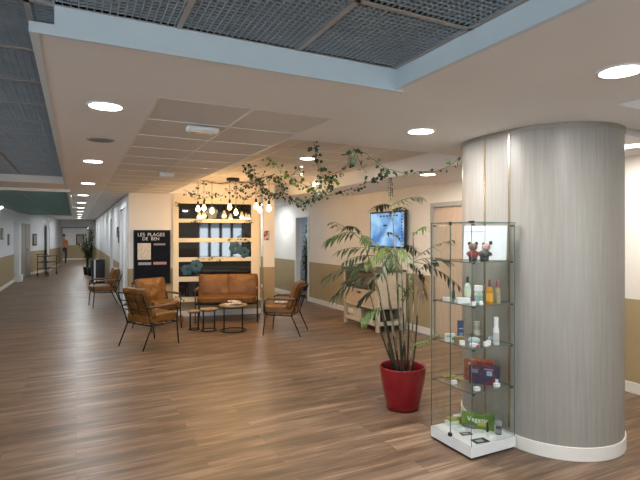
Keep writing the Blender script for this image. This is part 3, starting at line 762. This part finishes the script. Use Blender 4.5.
# ================================================================= IVY GARLANDS
def leaf5(mb, p, d, s, rnd):
    d = d.normalized(); x = d.orthogonal().normalized(); x = (Matrix.Rotation(rnd.uniform(0, 2 * PI), 3, d) @ x); nrm = d.cross(x)
    o = [(0, 0), (.5, .22), (.28, .42), (.42, .78), (0, 1.0), (-.42, .78), (-.28, .42), (-.5, .22)]
    vs = [p + d * (b * s) + x * (a * s) + nrm * (abs(a) * s * .3) for a, b in o]
    mb.add(vs, [(0, 1, 2), (0, 2, 4), (2, 3, 4), (0, 4, 6), (4, 5, 6), (0, 6, 7)], 1)
def garland(label, pts, step=.06, size=.045, seed=0, mat=IVY, name='ivy_garland', group='ivy garlands'):
    rnd = random.Random(seed); P3 = [P(*q) for q in pts]; fine = []
    for i in range(len(P3) - 1):
        p0 = P3[max(i - 1, 0)]; p1 = P3[i]; p2 = P3[i + 1]; p3 = P3[min(i + 2, len(P3) - 1)]
        n = max(2, int((p2 - p1).length / step))
        for k in range(n):
            t_ = k / n; fine.append(.5 * (2 * p1 + (p2 - p0) * t_ + (2 * p0 - 5 * p1 + 4 * p2 - p3) * t_ ** 2 + (3 * p1 - p0 - 3 * p2 + p3) * t_ ** 3))
    fine.append(P3[-1])
    fine = [p + Vector([rnd.uniform(-.012, .012) for _ in range(3)]) for p in fine]
    mb = MB(); mb.tube(fine, .0025, 5)
    for p in fine:
        for k in range(rnd.choice((1, 2, 2)) if size < .0465 else rnd.choice((2, 2, 3))):
            d = Vector((rnd.uniform(-1, 1), rnd.uniform(-1, 1), rnd.uniform(-1.0, .35)))
            st = p + d.normalized() * rnd.uniform(.01, .035 if size < .0465 else .08); leaf5(mb, st, d, size * rnd.uniform(.7, 1.2), rnd)
    org = fine[0].copy(); mb.v = [tuple(Vector(v) - org) for v in mb.v]
    o = mb.build(name, [CANED, mat]); o.location = org
    return tag(o, label, 'garland', group)
GL = [
 ('ivy strand looping down from the plain ceiling edge, left loop', [(313, 143, 4.25), (318, 163, 4.5), (331, 174, 4.8), (345, 167, 4.6), (354, 148, 4.2)], .07, .046, IVY),
 ('ivy strand hanging short and straight beneath the ceiling edge', [(354, 148, 4.15), (359, 162, 4.2), (366, 174, 4.25)], .05, .045, IVY),
 ('ivy strand running right along the ceiling to the grey pillar', [(354, 148, 4.2), (372, 158, 4.3), (387, 169, 4.5), (402, 173, 4.5), (418, 172, 4.5), (440, 171, 4.4), (452, 163, 4.25), (460, 157, 4.15)], .065, .045, IVY),
 ('long thin ivy strand sagging from the screen side to the loop', [(387, 170, 4.6), (370, 182, 5.2), (348, 190, 5.9), (325, 196, 6.6), (302, 200, 7.3)], .09, .046, IVY),
 ('bright green ivy strand crossing the warm raised ceiling', [(268, 158, 6.55), (282, 171, 6.3), (296, 181, 6.0), (310, 186, 5.7), (331, 176, 5.1)], .045, .047, IVYL),
 ('ivy strand crossing left from the bright strand to the lamp rose', [(300, 168, 6.4), (284, 180, 6.9), (268, 176, 7.4), (252, 184, 8.0), (236, 188, 8.7)], .045, .048, IVY),
 ('ivy strand hanging from the ceiling left of the bright strand', [(245, 164, 6.3), (252, 174, 6.7), (262, 186, 7.3), (272, 194, 7.9)], .045, .048, IVY),
 ('ivy strand along the window head, left of the lamp rose', [(186, 191, 8.8), (198, 195, 8.9), (208, 191, 8.9), (218, 197, 8.9), (229, 190, 9.0)], .045, .047, IVY),
 ('ivy strand along the window head, right of the lamp rose', [(231, 190, 9.0), (243, 197, 8.8), (256, 192, 8.6), (268, 197, 8.5), (282, 192, 8.2)], .045, .047, IVY),
 ('ivy strand drooping farthest right past the pilaster', [(277, 176, 8.6), (282, 190, 8.2), (292, 200, 7.8), (303, 203, 7.4), (318, 192, 6.9), (330, 186, 6.3)], .05, .047, IVY),
 ('dense short ivy strand just right of the hanging bulbs', [(247, 170, 7.6), (258, 180, 8.0), (266, 190, 8.2), (276, 196, 8.2)], .04, .047, IVY),
 ('thin ivy strand dangling left of the bulbs', [(206, 180, 8.7), (198, 186, 8.7), (192, 196, 8.8), (202, 199, 8.8), (214, 193, 8.9)], .05, .046, IVY),
 ('ivy strand looping under the first, nearest the ceiling edge', [(316, 148, 4.3), (316, 160, 4.4), (321, 174, 4.6), (328, 181, 4.9)], .06, .045, IVY),
]
for i, (lb, pts, st, sz, mt) in enumerate(GL): garland(lb, pts, st, sz, i + 20, mt)
# little sprigs on the window frame and blue paper flowers on the glass
for i, (u0, u1, v, lb) in enumerate(((176, 179, 204, 'top left corner'), (193, 202, 221.5, 'first cross bar'), (228, 250, 240.0, 'second cross bar at the right'), (198, 222, 259.0, 'third cross bar'), (226, 246, 278.5, 'fourth cross bar, above the sofa'), (175, 182, 298, 'lowest cross bar at the left'), (246, 253, 222, 'right edge of the first bar'))):
    a_, da = hitw(u0, .11); b_, dbb = hitw(u1, .11)
    garland('dark leafy sprig on the window frame, ' + lb, [(u0, v, da), ((u0 + u1) / 2, v - 1.2, (da + dbb) / 2), (u1, v + .6, dbb)], .06, .045, 60 + i, name='leaf_sprig', group='sprigs on the window frame')
for i, (u, v, r, mt, lb) in enumerate(((212, 213, .14, GREYP, 'pale grey paper flower behind the hanging bulbs'), (236, 248, .15, BLUEP, 'blue paper flower on the third pane, left of its pair'), (244.5, 252.5, .13, BLUEP, 'blue paper flower on the third pane, right of its pair'), (196, 266, .15, BLUEP, 'blue paper flower on the fourth pane, upper of its pair'), (187, 270, .13, BLUEP, 'blue paper flower on the fourth pane, lower left of its pair'))):
    q, dd = hitw(u, .05 + .045 * (i % 2)); zz = H - (v - HOR) / F * dd; mb = MB(); rnd = random.Random(i)
    for k in range(6):
        a = 2 * PI * k / 6 + rnd.random() * .4
        R = Matrix.Rotation(WANG, 3, 'Z')
        cpos = R @ Vector((math.cos(a) * r * .5, 0, math.sin(a) * r * .5)); mb.cushion(cpos, (r * .8, .035, r * .8), R, p=2.2, puff=.4, seed=k, n=6)
    o = tag(mb.build('paper_flower', mt, smooth=True), lb, 'decoration', 'paper flowers on the dark window'); o.location = (q.x, q.y, zz)

# ================================================================= HANGING BULB CLUSTER
cp = P(233, 181, 8.95); cp.z = ZR
pend = thing('pendant_lamp', 'cluster of bare warm bulbs swagged on black cords from one rose', 'pendant lamp', cp)
MB().lathe([(.0, -.05), (.11, -.05), (.12, -.04), (.12, 0)], n=28, cap=False).build('ceiling_rose', BLACK, pend, smooth=True)
bulbs = [(198, 208.5, 8.8), (204, 207.5, 8.9), (212, 210.5, 9.15), (229.7, 206.5, 8.8), (236, 212, 9.1), (256, 206, 8.5), (260, 209.5, 8.7), (269, 208, 8.3)]
for (u, v, d) in bulbs:
    bpz = P(u, v, d) - cp
    up = Vector((bpz.x, bpz.y, -.03))
    hk = MB(); k1 = bez([Vector((bpz.x * .05, bpz.y * .05, -.05)), Vector((bpz.x * .5, bpz.y * .5, -.16)), up], 10)
    hk.tube(k1 + [bpz + Vector((0, 0, .13))], .004, 5); cd = hk.build('cord', BLACK, pend)
    MB().lathe([(.0, .13), (.014, .13), (.02, .11), (.02, .06), (.016, .055)], c=bpz, n=14, cap=False).build('bulb_socket', BLACK, cd, smooth=True)
    MB().lathe([(.014, .06), (.018, .04), (.034, .01), (.040, -.015), (.034, -.04), (.018, -.056), (0, -.06)], c=bpz, n=18, cap=False).build('bulb', BULB, cd, smooth=True)
    l = bpy.data.lights.new('bulb_glow', 'POINT'); l.energy = 5.5; l.color = (1, .60, .26); l.shadow_soft_size = .05
    lo = bpy.data.objects.new('bulb_glow', l); COL.objects.link(lo); lo.location = cp + bpz + Vector((0, -.0, -.08))

# ================================================================= GLASS DISPLAY CASE
case = thing('display_case', 'tall narrow glass display cabinet on a white plinth beside pillar', 'display case', (0, 0, 0))
cx0, cx1, cy0, cy1 = 2.575, 3.03, 2.655, 3.11; zt_ = 1.742
MB().b(cx0, cx1, cy0, cy1, .018, .10).build('plinth', WHITE, case, bevel=.003)
MB().b(cx0 + .015, cx1 - .015, cy0 + .015, cy1 - .015, 0, .018).build('plinth_foot', PLASTK, case)
th = .005
def pane(c_, d_, name='glass_panel'): MB().glass(c_, d_).build(name, [GLASS, GEDGE], case)
zc = (zt_ + .10) / 2; zh = zt_ - .10
pane(((cx0 + cx1) / 2, cy0 + .006, zc), (cx1 - cx0 - .012, th, zh)); pane(((cx0 + cx1) / 2, cy1 - .006, zc), (cx1 - cx0 - .012, th, zh))
pane((cx1 - .006, (cy0 + cy1) / 2, zc), (th, cy1 - cy0 - .02, zh))
ym = (cy0 + cy1) / 2
pane((cx0 + .004, (cy0 + ym) / 2, zc), (th, ym - cy0 - .006, zh), 'glass_door'); pane((cx0 + .004, (cy1 + ym) / 2, zc), (th, cy1 - ym - .006, zh), 'glass_door')
pane(((cx0 + cx1) / 2, ym, zt_ + .003), (cx1 - cx0, cy1 - cy0, .006), 'glass_top')
SH = [.486, .81, 1.126, 1.45]
for z in SH:
    pane(((cx0 + cx1) / 2, ym, z - .003), (cx1 - cx0 - .03, cy1 - cy0 - .03, .006), 'glass_shelf')
cl = MB()
for z in SH + [zt_ - .01]:
    for (x, y) in ((cx0 + .03, cy0 + .012), (cx1 - .03, cy0 + .012), (cx0 + .03, cy1 - .012), (cx1 - .03, cy1 - .012)): cl.b(x - .010, x + .010, y - .008, y + .008, z - .014, z - .004)
cl.build('shelf_clip', PLASTK, case)
kn = MB(); kn.b(cx0 - .01, cx0 + .012, ym - .012, ym + .012, .10, .125); kn.b(cx0 - .004, cx0 + .012, ym - .01, ym + .01, zt_ - .015, zt_ + .01)
kn.b(cx0, cx0 + .03, cy0, cy0 + .03, zt_ - .005, zt_ + .012); kn.build('hinge', PLASTK, case)
lg = MB(); lg.lathe([(0, 0), (.03, 0), (.03, .006), (0, .006)], c=(cx0 + .06, cy1 - .08, zt_ - .02), n=20, cap=False); lg.build('top_spot', WHITE, case)

def at(u, v, z, dz=0):
    q = onz(u, v, z); q.x = min(max(q.x, cx0 + .062), cx1 - .045); q.y = min(max(q.y, cy0 + .05), cy1 - .05); q.z = z + .0005; return q
CM = {}
def cm(c_, r=.45):
    k = (c_, r)
    if k not in CM: CM[k] = M('item colour', c_, r, noise=.06)
    return CM[k]
def carton(u, v, z, d, rot, col, label, extra=None, name='carton', cat='box', group='products in the glass case', p=None):
    o = thing(name, label, cat, p if p is not None else at(u, v, z), rot, group)
    MB().b(-d[0] / 2, d[0] / 2, -d[1] / 2, d[1] / 2, 0, d[2]).build('carton_body', col if not isinstance(col, tuple) else cm(col), o, bevel=.0015)
    if extra:
        for (ax0, ax1, az0, az1, c2) in extra:
            MB().b(ax0 * d[0], ax1 * d[0], -d[1] / 2 - .0012, -d[1] / 2, az0 * d[2], az1 * d[2]).build('printed_panel', cm(c2), o)
    return o
def bottle(u, v, z, h, r, col, cap, label, lab=None, neck=.35, name='bottle', cat='bottle', clear=False, capn='cap'):
    o = thing(name, label, cat, at(u, v, z), 0, 'products in the glass case')
    hb = h * .72
    prof = [(0, .0), (r * .92, 0), (r, r * .12), (r, hb * .72), (r * .8, hb * .86), (r * neck, hb * .97), (r * neck, hb)]
    MB().lathe(prof, n=20, cap=False).build('bottle_body', col, o, smooth=True)
    MB().lathe([(0, hb - .002), (r * neck * 1.25, hb - .002), (r * neck * 1.2, h), (0, h)], n=16, cap=False).build(capn, cap, o, smooth=False)
    if lab: MB().lathe([(r * 1.015, hb * .15), (r * 1.015, hb * .62)], n=20, cap=False).build('bottle_label', lab, o, smooth=True)
    return o
FA = -YAW   # items roughly face the viewer side of the case
# top shelf
ac = thing('sheet_holder', 'two white information sheets standing in a clear holder, top shelf', 'information sheet', (2.885, 2.83, 1.4505), FA - .55, 'products in the glass case')
tl_ = Matrix.Rotation(math.radians(-8.5), 3, 'X')
for sx, nm in ((-.083, 'left'), (.083, 'right')):
    m = MB(); m.box((sx, .0, .139), (.163, .002, .272), mat=tl_); m.build('paper_sheet', WPAPER, ac)
m = MB(); m.box((-.083, .0113, .225), (.15, .001, .006), mat=tl_); m.build('blue_rule', cm((.12, .35, .5)), ac)
m = MB()
for k in range(7): m.box((.083, .0128 - .00328 * k, .235 - .022 * k), (.13 - (k % 3) * .02, .001, .0022), mat=tl_)
for k in range(5): m.box((-.083, .0083 - .00373 * k, .205 - .025 * k), (.13 - (k % 2) * .03, .001, .0022), mat=tl_)
m.build('text_lines', cm((.55, .60, .62)), ac)
def figurine(u, v, z, body, head, label, tilt=0):
    o = thing('figurine', label, 'figurine', at(u, v, z), FA, 'figurines on the top glass shelf')
    MB().lathe([(0, 0), (.030, 0), (.034, .02), (.030, .03)], n=16, cap=False).build('feet', cm((.03, .02, .02)), o, smooth=True)
    MB().lathe([(0, .022), (.03, .025), (.042, .045), (.036, .07), (.018, .085), (0, .086)], n=18, cap=False).build('body', body, o, smooth=True)
    hc = Vector((tilt * .012, 0, .107)); m = MB(); m.cushion(hc, (.066, .056, .058), p=2.2, puff=0, n=8); hd = m.build('head', head, o, smooth=True)
    m = MB()
    for sx in (-1, 1): m.cushion(hc + Vector((sx * .027 + tilt * .01, .004, .026 + tilt * sx * .006)), (.026, .014, .030), p=2.5, puff=0, n=5)
    m.build('ears', cm((.02, .018, .018)), hd, smooth=True)
    m = MB()
    for sx in (-1, 1): m.cushion(hc + Vector((sx * .012, -.027, .004)), (.008, .006, .008), p=2, puff=0, n=4)
    m.build('eyes', cm((.01, .01, .01)), hd, smooth=True)
    m = MB(); 
    for sx in (-1, 1): m.tube([(sx * .03, 0, .068), (sx * .048, -.01, .055), (sx * .042, -.022, .045)], [.009, .008, .007], 7)
    m.build('arms', body, o, smooth=True)
figurine(473, 261, 1.45, cm((.20, .035, .03)), cm((.22, .13, .08)), 'small dark-eared figurine with reddish brown body')
figurine(484.5, 261, 1.45, cm((.03, .03, .035)), cm((.50, .33, .28)), 'small dark figurine with pale tilted face', 1)
# third shelf
z = 1.126
carton(444.5, 301, z, (.06, .045, .028), FA, (.75, .8, .78), 'flat white carton at the left of the bottle shelf')
carton(453, 303, z, (.035, .03, .022), FA, (.72, .76, .74), 'tiny white carton next to the flat one, bottle shelf')
bottle(449, 298, z, .105, .014, cm((.05, .11, .08)), PLASTK, 'slim dark green dropper bottle with black cap')
carton(463, 303, z, (.095, .06, .04), FA, (.78, .82, .84), 'white carton lying under the clear bottle')
b_ = bottle(464.5, 300, z, .16, .024, cm((.50, .60, .52), .15), PLASTK, 'clear glass bottle with black cap standing on a white carton', lab=cm((.55, .62, .42))); b_.location.z += .041; b_.location.x = 2.705; b_.location.y = 2.83
bottle(478.5, 303, z, .135, .030, cm((.50, .66, .60), .3), WHITE, 'pale green jar with wide white lid', lab=cm((.28, .46, .38)), neck=.85, name='jar', cat='jar', capn='lid')
bottle(480.5, 307, z, .085, .014, cm((.05, .06, .22)), cm((.35, .05, .05)), 'little red and blue tube in front of the pale green jar', lab=cm((.5, .08, .08)))
bottle(490, 304, z, .185, .026, cm((.62, .25, .02), .12), cm((.16, .05, .04)), 'amber orange bottle with brown cap', lab=cm((.75, .42, .04)))
bottle(499, 303.5, z, .175, .022, cm((.40, .37, .20), .15), cm((.30, .06, .08)), 'pale yellow bottle with dark pink cap', lab=cm((.32, .30, .22)))
carton(472.5, 306, z, (.035, .035, .03), FA, (.75, .78, .8), 'small white cube carton before the pale green jar')
carton(485.5, 305.5, z, (.028, .025, .025), FA, (.75, .74, .7), 'small cream cube carton beside the amber bottle')
# second shelf
z = .81
carton(445, 342, z, (.075, .035, .062), FA, (.74, .78, .74), 'white and green carton at the left of the second shelf', [(.15, .45, .2, .6, (.15, .35, .15)), (-.45, .1, .6, .8, (.35, .45, .4))])
carton(460.5, 337, z, (.045, .03, .135), FA, (.05, .08, .18), 'tall narrow navy blue carton on the second shelf', [(-.4, .4, .5, .56, (.5, .55, .6)), (-.3, .3, .1, .3, (.2, .35, .5))])
carton(459, 342, z, (.07, .04, .045), FA + .2, (.22, .16, .07), 'brown olive carton in front of the navy one')
carton(457, 345.5, z, (.035, .03, .032), FA, (.8, .8, .78), 'white cube carton at the front of the brown one')
bottle(477, 336, z, .12, .026, cm((.36, .34, .26), .15), cm((.4, .38, .3)), 'clear brownish jar at the back of the second shelf', neck=.8, name='jar', cat='jar', capn='lid', lab=cm((.5, .5, .45)))
def pouch(u, v, z, d, col, label, rot=0):
    o = tag(MB().cushion((0, 0, d[2] / 2), d, p=3, puff=.3, seed=int(u), n=8).build('sachet', col, smooth=True), label, 'packet', 'products in the glass case'); o.location = at(u, v, z + .003); o.rotation_euler = (0, 0, rot); return o
pouch(474, 343, z, (.09, .05, .045), cm((.42, .55, .60)), 'pale blue puffy packet on the second shelf', FA)
pouch(471, 348, z, (.05, .04, .035), cm((.75, .8, .82)), 'white puffy packet before the pale blue one', FA)
pouch(482, 349.5, z, (.08, .04, .03), tex2('red white pack', (.7, .65, .62), (.45, .08, .08), 60), 'red and white patterned packet at the shelf front', FA)
pouch(476, 350.5, z, (.035, .03, .03), cm((.8, .8, .8)), 'tiny white packet beside the red patterned one', FA)
pouch(493, 343, z, (.075, .04, .055), tex2('blue grey pack', (.08, .12, .2), (.45, .5, .55), 50), 'blue grey patterned packet left of the spray can', FA)
carton(488.5, 345, z, (.03, .03, .035), FA, (.8, .8, .8), 'white cube carton left of the blue grey packet')
carton(495, 348.5, z, (.032, .03, .032), FA, (.8, .8, .8), 'white cube carton at the front, below the spray can')
bottle(501.5, 346, z, .21, .023, WHITE, WHITE, 'tall white spray can with grey print', lab=cm((.55, .58, .6)), neck=.6, name='spray_can', cat='spray can')
# first shelf
z = .486
PUR = tex2('navy and red print', (.018, .022, .06), (.12, .02, .03), 24, .5, .56)
ORG = tex2('orange red print', (.26, .04, .02), (.32, .11, .05), 20, .5, .6)
carton(0, 0, z, (.225, .05, .165), FA - .42, ORG, 'orange red carton behind the navy carton, lowest glass shelf', [(-.35, -.28, .75, .85, (.7, .6, .4)), (-.15, -.08, .75, .85, (.7, .5, .4)), (.2, .27, .7, .8, (.7, .6, .1))], p=Vector((2.885, 2.89, z + .0005)))
carton(0, 0, z, (.225, .055, .145), FA - .42, PUR, 'navy carton with red and white print, lowest glass shelf', [(.08, .26, .5, .75, (.30, .38, .5)), (.36, .46, .08, .38, (.6, .65, .7)), (-.42, -.2, .6, .8, (.12, .18, .3)), (.0, .3, .8, .88, (.30, .16, .3))], p=Vector((2.852, 2.80, z + .0005)))
OLV = tex2('olive print', (.13, .12, .03), (.38, .33, .08), 40, .45, .6)
for k, (u, v) in enumerate(((449, 377), (457, 380))):
    carton(u, v, z, (.10, .055, .014), FA + .25, OLV, 'flat olive yellow packet, %s of its pair' % ('left' if k == 0 else 'right'), cat='packet')
for (u, v, lb) in ((451, 384.5, 'at the left by the olive packets'), (478, 391, 'in front of the navy carton'), (497.5, 387, 'at the right corner of the navy carton')):
    carton(u, v, z, (.042, .03, .028), FA + .3, (.8, .82, .83), 'small white folded card ' + lb, name='price_card', cat='card')
# plinth level
z = .10
GRN = tex2('green print', (.07, .15, .015), (.14, .24, .03), 14, .4, .6)
gb = carton(0, 0, z, (.25, .05, .115), FA - .40, GRN, 'long bright green carton with white lettering on the plinth', [(.0, .25, .25, .5, (.45, .42, .06)), (-.48, -.3, .1, .3, (.05, .14, .03))], p=Vector((2.882, 2.90, z + .001)))
lettering('lettering', 'Veganic', .052, cm((.8, .85, .8)), gb, (.0, -.0275, .058), (PI / 2, 0, 0))
carton(449, 420, z, (.13, .06, .05), FA + .35, (.34, .34, .07), 'yellow green carton at the left of the plinth')
carton(452, 424, z, (.11, .05, .03), FA + .3, (.62, .66, .56), 'pale flat carton in front of the yellow green one')
c2_ = carton(451, 419, z, (.08, .04, .012), FA + .3, (.7, .72, .7), 'thin white carton on top of the yellow green one'); c2_.location.z += .051
bottle(498.5, 434, z, .10, .024, cm((.06, .07, .07)), cm((.30, .34, .34)), 'dark grey can with silver top at the right of the plinth', lab=cm((.22, .24, .24)), neck=.85, name='can', cat='can')
bottle(487.5, 432, z, .075, .010, PLASTK, PLASTK, 'thin black tube standing before the green carton', neck=.6)
def leaflet(u, v, d, rot, col, label):
    o = thing('leaflet', label, 'leaflet', at(u, v, z), rot, 'products in the glass case')
    MB().b(-d[0] / 2, d[0] / 2, -d[1] / 2, d[1] / 2, 0, .004).build('sheet', col, o)
    MB().b(-d[0] * .3, d[0] * .2, -d[1] * .3, d[1] * .2, .004, .0045).build('printed_panel', cm((.35, .4, .42)), o)
leaflet(480, 441, (.12, .075), FA + .35, cm((.02, .03, .05)), 'dark blue black leaflet lying at the plinth front')
leaflet(466, 434, (.09, .05), FA + .2, cm((.10, .09, .09)), 'dark grey leaflet lying behind the plinth front edge')
carton(470, 428, z, (.10, .025, .025), FA - .7, (.16, .15, .20), 'narrow dark mauve carton lying diagonally on the plinth')
carton(459, 430, z, (.09, .05, .02), FA + .3, (.72, .78, .77), 'white flat carton left of the mauve one')
carton(491, 437, z, (.05, .035, .018), FA, (.72, .78, .76), 'white low carton left of the dark can')
carton(478, 432, z, (.07, .04, .014), FA, (.62, .68, .62), 'pale green grey flat carton before the green carton')

# ================================================================= HALL OBJECTS
def frame_on(x, y, z, w_, h_, ax, label, col, rot=0):
    o = thing('picture', label, 'picture', (x, y, z), rot, 'small framed pictures in the hall')
    MB().box((0, 0, 0), (w_, .02, h_)).build('picture_frame', BLACK if col != 'w' else W_TRIM, o, bevel=.003)
    MB().box((0, -.012, 0), (w_ * .72, .005, h_ * .78)).build('picture_print', cm((.28, .24, .20)), o)
frame_on(.915, 12.95, 1.72, .34, .26, 'y', 'small dark framed picture high on the hall wall', 'b', -PI / 2)
frame_on(.915, 12.55, 1.60, .28, .28, 'y', 'small brown framed picture beside the white doorway', 'b', -PI / 2)
frame_on(-1.98, 17.2, 1.68, .5, .34, 'y', 'dark framed picture at the left edge of the hall', 'b', PI / 2)
frame_on(-1.955, 18.6, 1.5, .4, .36, 'y', 'dark framed picture left of the white duct', 'b', PI / 2)
q = Vector(hall[2]).lerp(Vector(hall[3]), .25); hv = Vector(hall[3]) - Vector(hall[2]); qn = Vector((hv.y, -hv.x)).normalized() * .02
frame_on(q.x + qn.x, q.y + qn.y, 1.45, .45, .5, 'y', 'dark framed picture right of the grey double door', 'b', math.atan2(hv.y, hv.x))
frame_on(.25, 35.98, 1.35, .5, .7, 'y', 'dark picture on the far room wall seen through the opening', 'b', 0)
o = thing('wall_duct', 'tall white boxed duct with low base beside the grey double door', 'duct', (-1.92, 20.3, 0))
MB().b(-.11, .14, -.3, .3, .25, 2.12).build('duct_body', W_COOL, o, bevel=.01); MB().b(-.11, .2, -.34, .34, .0, .22).build('duct_base', W_COOL, o, bevel=.01)
k_ = thing('air_purifier', 'low black cabinet unit with a white stripe in the hall', 'cabinet', (.66, 18.3, 0))
MB().b(-.19, .22, -.22, .22, .02, .82).build('cabinet_body', PLASTK, k_, bevel=.01); MB().b(-.12, -.07, -.232, -.22, .03, .80).build('white_stripe', WHITE, k_)
MB().b(-.15, .18, -.20, .20, 0, .02).build('cabinet_foot', BLACK, k_)
# linen trolley
tr = thing('trolley', 'dark metal two-shelf trolley on wheels by the left hall wall', 'trolley', (-1.05, 22.6, 0), math.radians(70))
for x in (-.4, .4):
    for y in (-.2, .2):
        MB().tube([(x, y, .10), (x, y, .82)], .014).build('post', BLACK, tr)
        wl = MB(); wl.add([], []); ring = [(x + .06 * math.cos(a), y, .07 + .06 * math.sin(a)) for a in [2 * PI * k / 16 for k in range(16)]]
        wl.tube(ring, .012, 6, True); wl.tube([(x, y - .015, .07), (x, y + .015, .07)], .02, 8); wl.build('wheel', PLASTK, tr)
for zz in (.28, .54, .78): MB().b(-.41, .41, -.21, .21, zz, zz + .03).build('shelf', M('brown tray', (.10, .07, .05), .6), tr)
MB().tube([(-.4, -.2, .82), (-.46, -.2, .88), (-.46, .2, .88), (-.4, .2, .82)], .012).build('handle', BLACK, tr)
# hall plants
def bushy(label, x, y, hh, n, seed, spread=.5, potc=BLACK, cat='potted plant'):
    o = thing('potted_plant', label, cat, (x, y, 0)); rnd = random.Random(seed)
    MB().lathe([(.12, 0), (.17, .32), (.16, .32), (.15, .28), (0, .28)], n=24, cap=False).build('plant_pot', potc, o, smooth=True)
    st = MB(); lv = MB()
    for k in range(n):
        a = rnd.uniform(0, 2 * PI); r_ = spread * rnd.uniform(.3, 1); zt2 = hh * rnd.uniform(.55, 1)
        tip = Vector((r_ * math.cos(a), r_ * math.sin(a), zt2)); pts = bez([Vector((rnd.uniform(-.05, .05), rnd.uniform(-.05, .05), .28)), Vector((0, 0, zt2 * .8)), tip * 1.0], 10)
        st.tube(pts, .006, 5)
        for p in pts[4:]:
            for s_ in range(2):
                d = Vector((rnd.uniform(-1, 1), rnd.uniform(-1, 1), rnd.uniform(-.8, .4))).normalized(); L_ = rnd.uniform(.12, .24); wv = d.cross(Vector((0, 0, 1))).normalized() * .025
                lv.add([p, p + d * L_ * .5 + wv, p + d * L_, p + d * L_ * .5 - wv], [(0, 1, 2, 3)])
    st.build('stems', CANED, o); lv.build('foliage', LEAF, o)
bushy('tall green plant at the end of the hall, behind the black cabinet', .42, 22.3, 1.75, 30, 3, .40)
bushy('tall thin dark plant against the right hall wall', .56, 21.6, 2.1, 12, 5, .12)
bushy('tall leafy plant seen through the open door', 6.1, 13.0, 2.0, 16, 9, .4)
o = thing('storage_cabinet', 'dark grey blue low cabinet seen through the open door', 'cabinet', (6.9, 13.3, 0))
MB().b(-.25, .25, -.8, .8, 0, 1.0).build('cabinet_body', cm((.06, .08, .10)), o, bevel=.01); MB().b(-.262, -.25, -.75, .75, .08, .94).build('cabinet_door', cm((.08, .10, .12)), o)

# ---- person at the far end
def person(x, y, rz):
    o = thing('person', 'person in orange top and dark trousers at the far hall opening', 'person', (x, y, 0), rz)
    V = []; E = []; R_ = []
    def j(p, r_, par=None):
        V.append(p); R_.append(r_)
        if par is not None: E.append((par, len(V) - 1))
        return len(V) - 1
    pel = j((0, 0, .90), .135); wst = j((0, 0, 1.06), .115, pel); ch = j((0, 0, 1.26), .14, wst); nb = j((0, 0, 1.40), .07, ch); nk = j((0, .005, 1.46), .048, nb)
    hd = j((0, -.01, 1.55), .082, nk); tp = j((0, 0, 1.64), .07, hd)
    for s_ in (-1, 1):
        sh_ = j((s_ * .17, 0, 1.36), .055, ch); el = j((s_ * .215, .02, 1.10), .04, sh_); wr = j((s_ * .21, -.05, .87), .026, el); pm = j((s_ * .21, -.06, .80), .026, wr)
        for k in range(4): f1 = j((s_ * .205, -.085 + .017 * k, .745), .009, pm); j((s_ * .20, -.085 + .017 * k, .70 + .006 * abs(k - 1.5)), .008, f1)
        t1 = j((s_ * .195, -.10, .80), .009, pm); j((s_ * .19, -.12, .765), .008, t1)
        hp = j((s_ * .09, 0, .84), .09, pel); kn_ = j((s_ * .10, -.01 - .03 * s_, .47), .06, hp); an_ = j((s_ * .105, .02 + .05 * s_, .08), .036, kn_); j((s_ * .11, -.10 + .05 * s_, .035), .032, an_)
    me = bpy.data.meshes.new('skeleton'); me.from_pydata(V, E, []); tmp = bpy.data.objects.new('skeleton', me); COL.objects.link(tmp)
    sk = tmp.modifiers.new('s', 'SKIN'); sub = tmp.modifiers.new('u', 'SUBSURF'); sub.levels = 1
    if not me.skin_vertices: me.skin_vertices.new()
    for i, r_ in enumerate(R_): me.skin_vertices[0].data[i].radius = (r_, r_)
    me.skin_vertices[0].data[0].use_root = True
    bpy.context.view_layer.update()
    nm = bpy.data.meshes.new_from_object(tmp.evaluated_get(bpy.context.evaluated_depsgraph_get())); bpy.data.objects.remove(tmp)
    nm.materials.clear()
    for m_ in (cm((.50, .30, .22)), cm((.62, .20, .06)), cm((.02, .02, .025))): nm.materials.append(m_)
    for p_ in nm.polygons:
        c_ = p_.center; p_.use_smooth = True
        p_.material_index = 0 if c_.z > 1.42 else (2 if (c_.z < .93 and abs(c_.x) < .19) else (1 if c_.z > 1.0 else 0))
    b_ = bpy.data.objects.new('body', nm); COL.objects.link(b_); b_.parent = o
    m = MB(); m.cushion((0, .025, 1.62), (.19, .20, .19), p=2.2, puff=0, n=8); m.build('hair', cm((.04, .025, .02)), o, smooth=True)
    m = MB(); m.cushion((0, -.095, 1.555), (.022, .03, .035), p=2, puff=0, n=4)
    m.build('nose', cm((.50, .30, .22)), o, smooth=True)
    m = MB()
    for s_ in (-1, 1): m.cushion((s_ * .03, -.085, 1.585), (.018, .01, .01), p=2, puff=0, n=4)
    m.build('eyes', cm((.02, .02, .02)), o, smooth=True)
person(-.62, 31.0, math.radians(20))

# ================================================================= CAMERA
cam = bpy.data.cameras.new('camera'); co = bpy.data.objects.new('camera', cam); COL.objects.link(co)
cam.sensor_width = 36; cam.lens = F / 640 * 36; cam.shift_y = -5 / 640; cam.clip_start = .05; cam.clip_end = 200
co.location = (0, 0, H); co.rotation_euler = (PI / 2, 0, -YAW)
S.camera = co
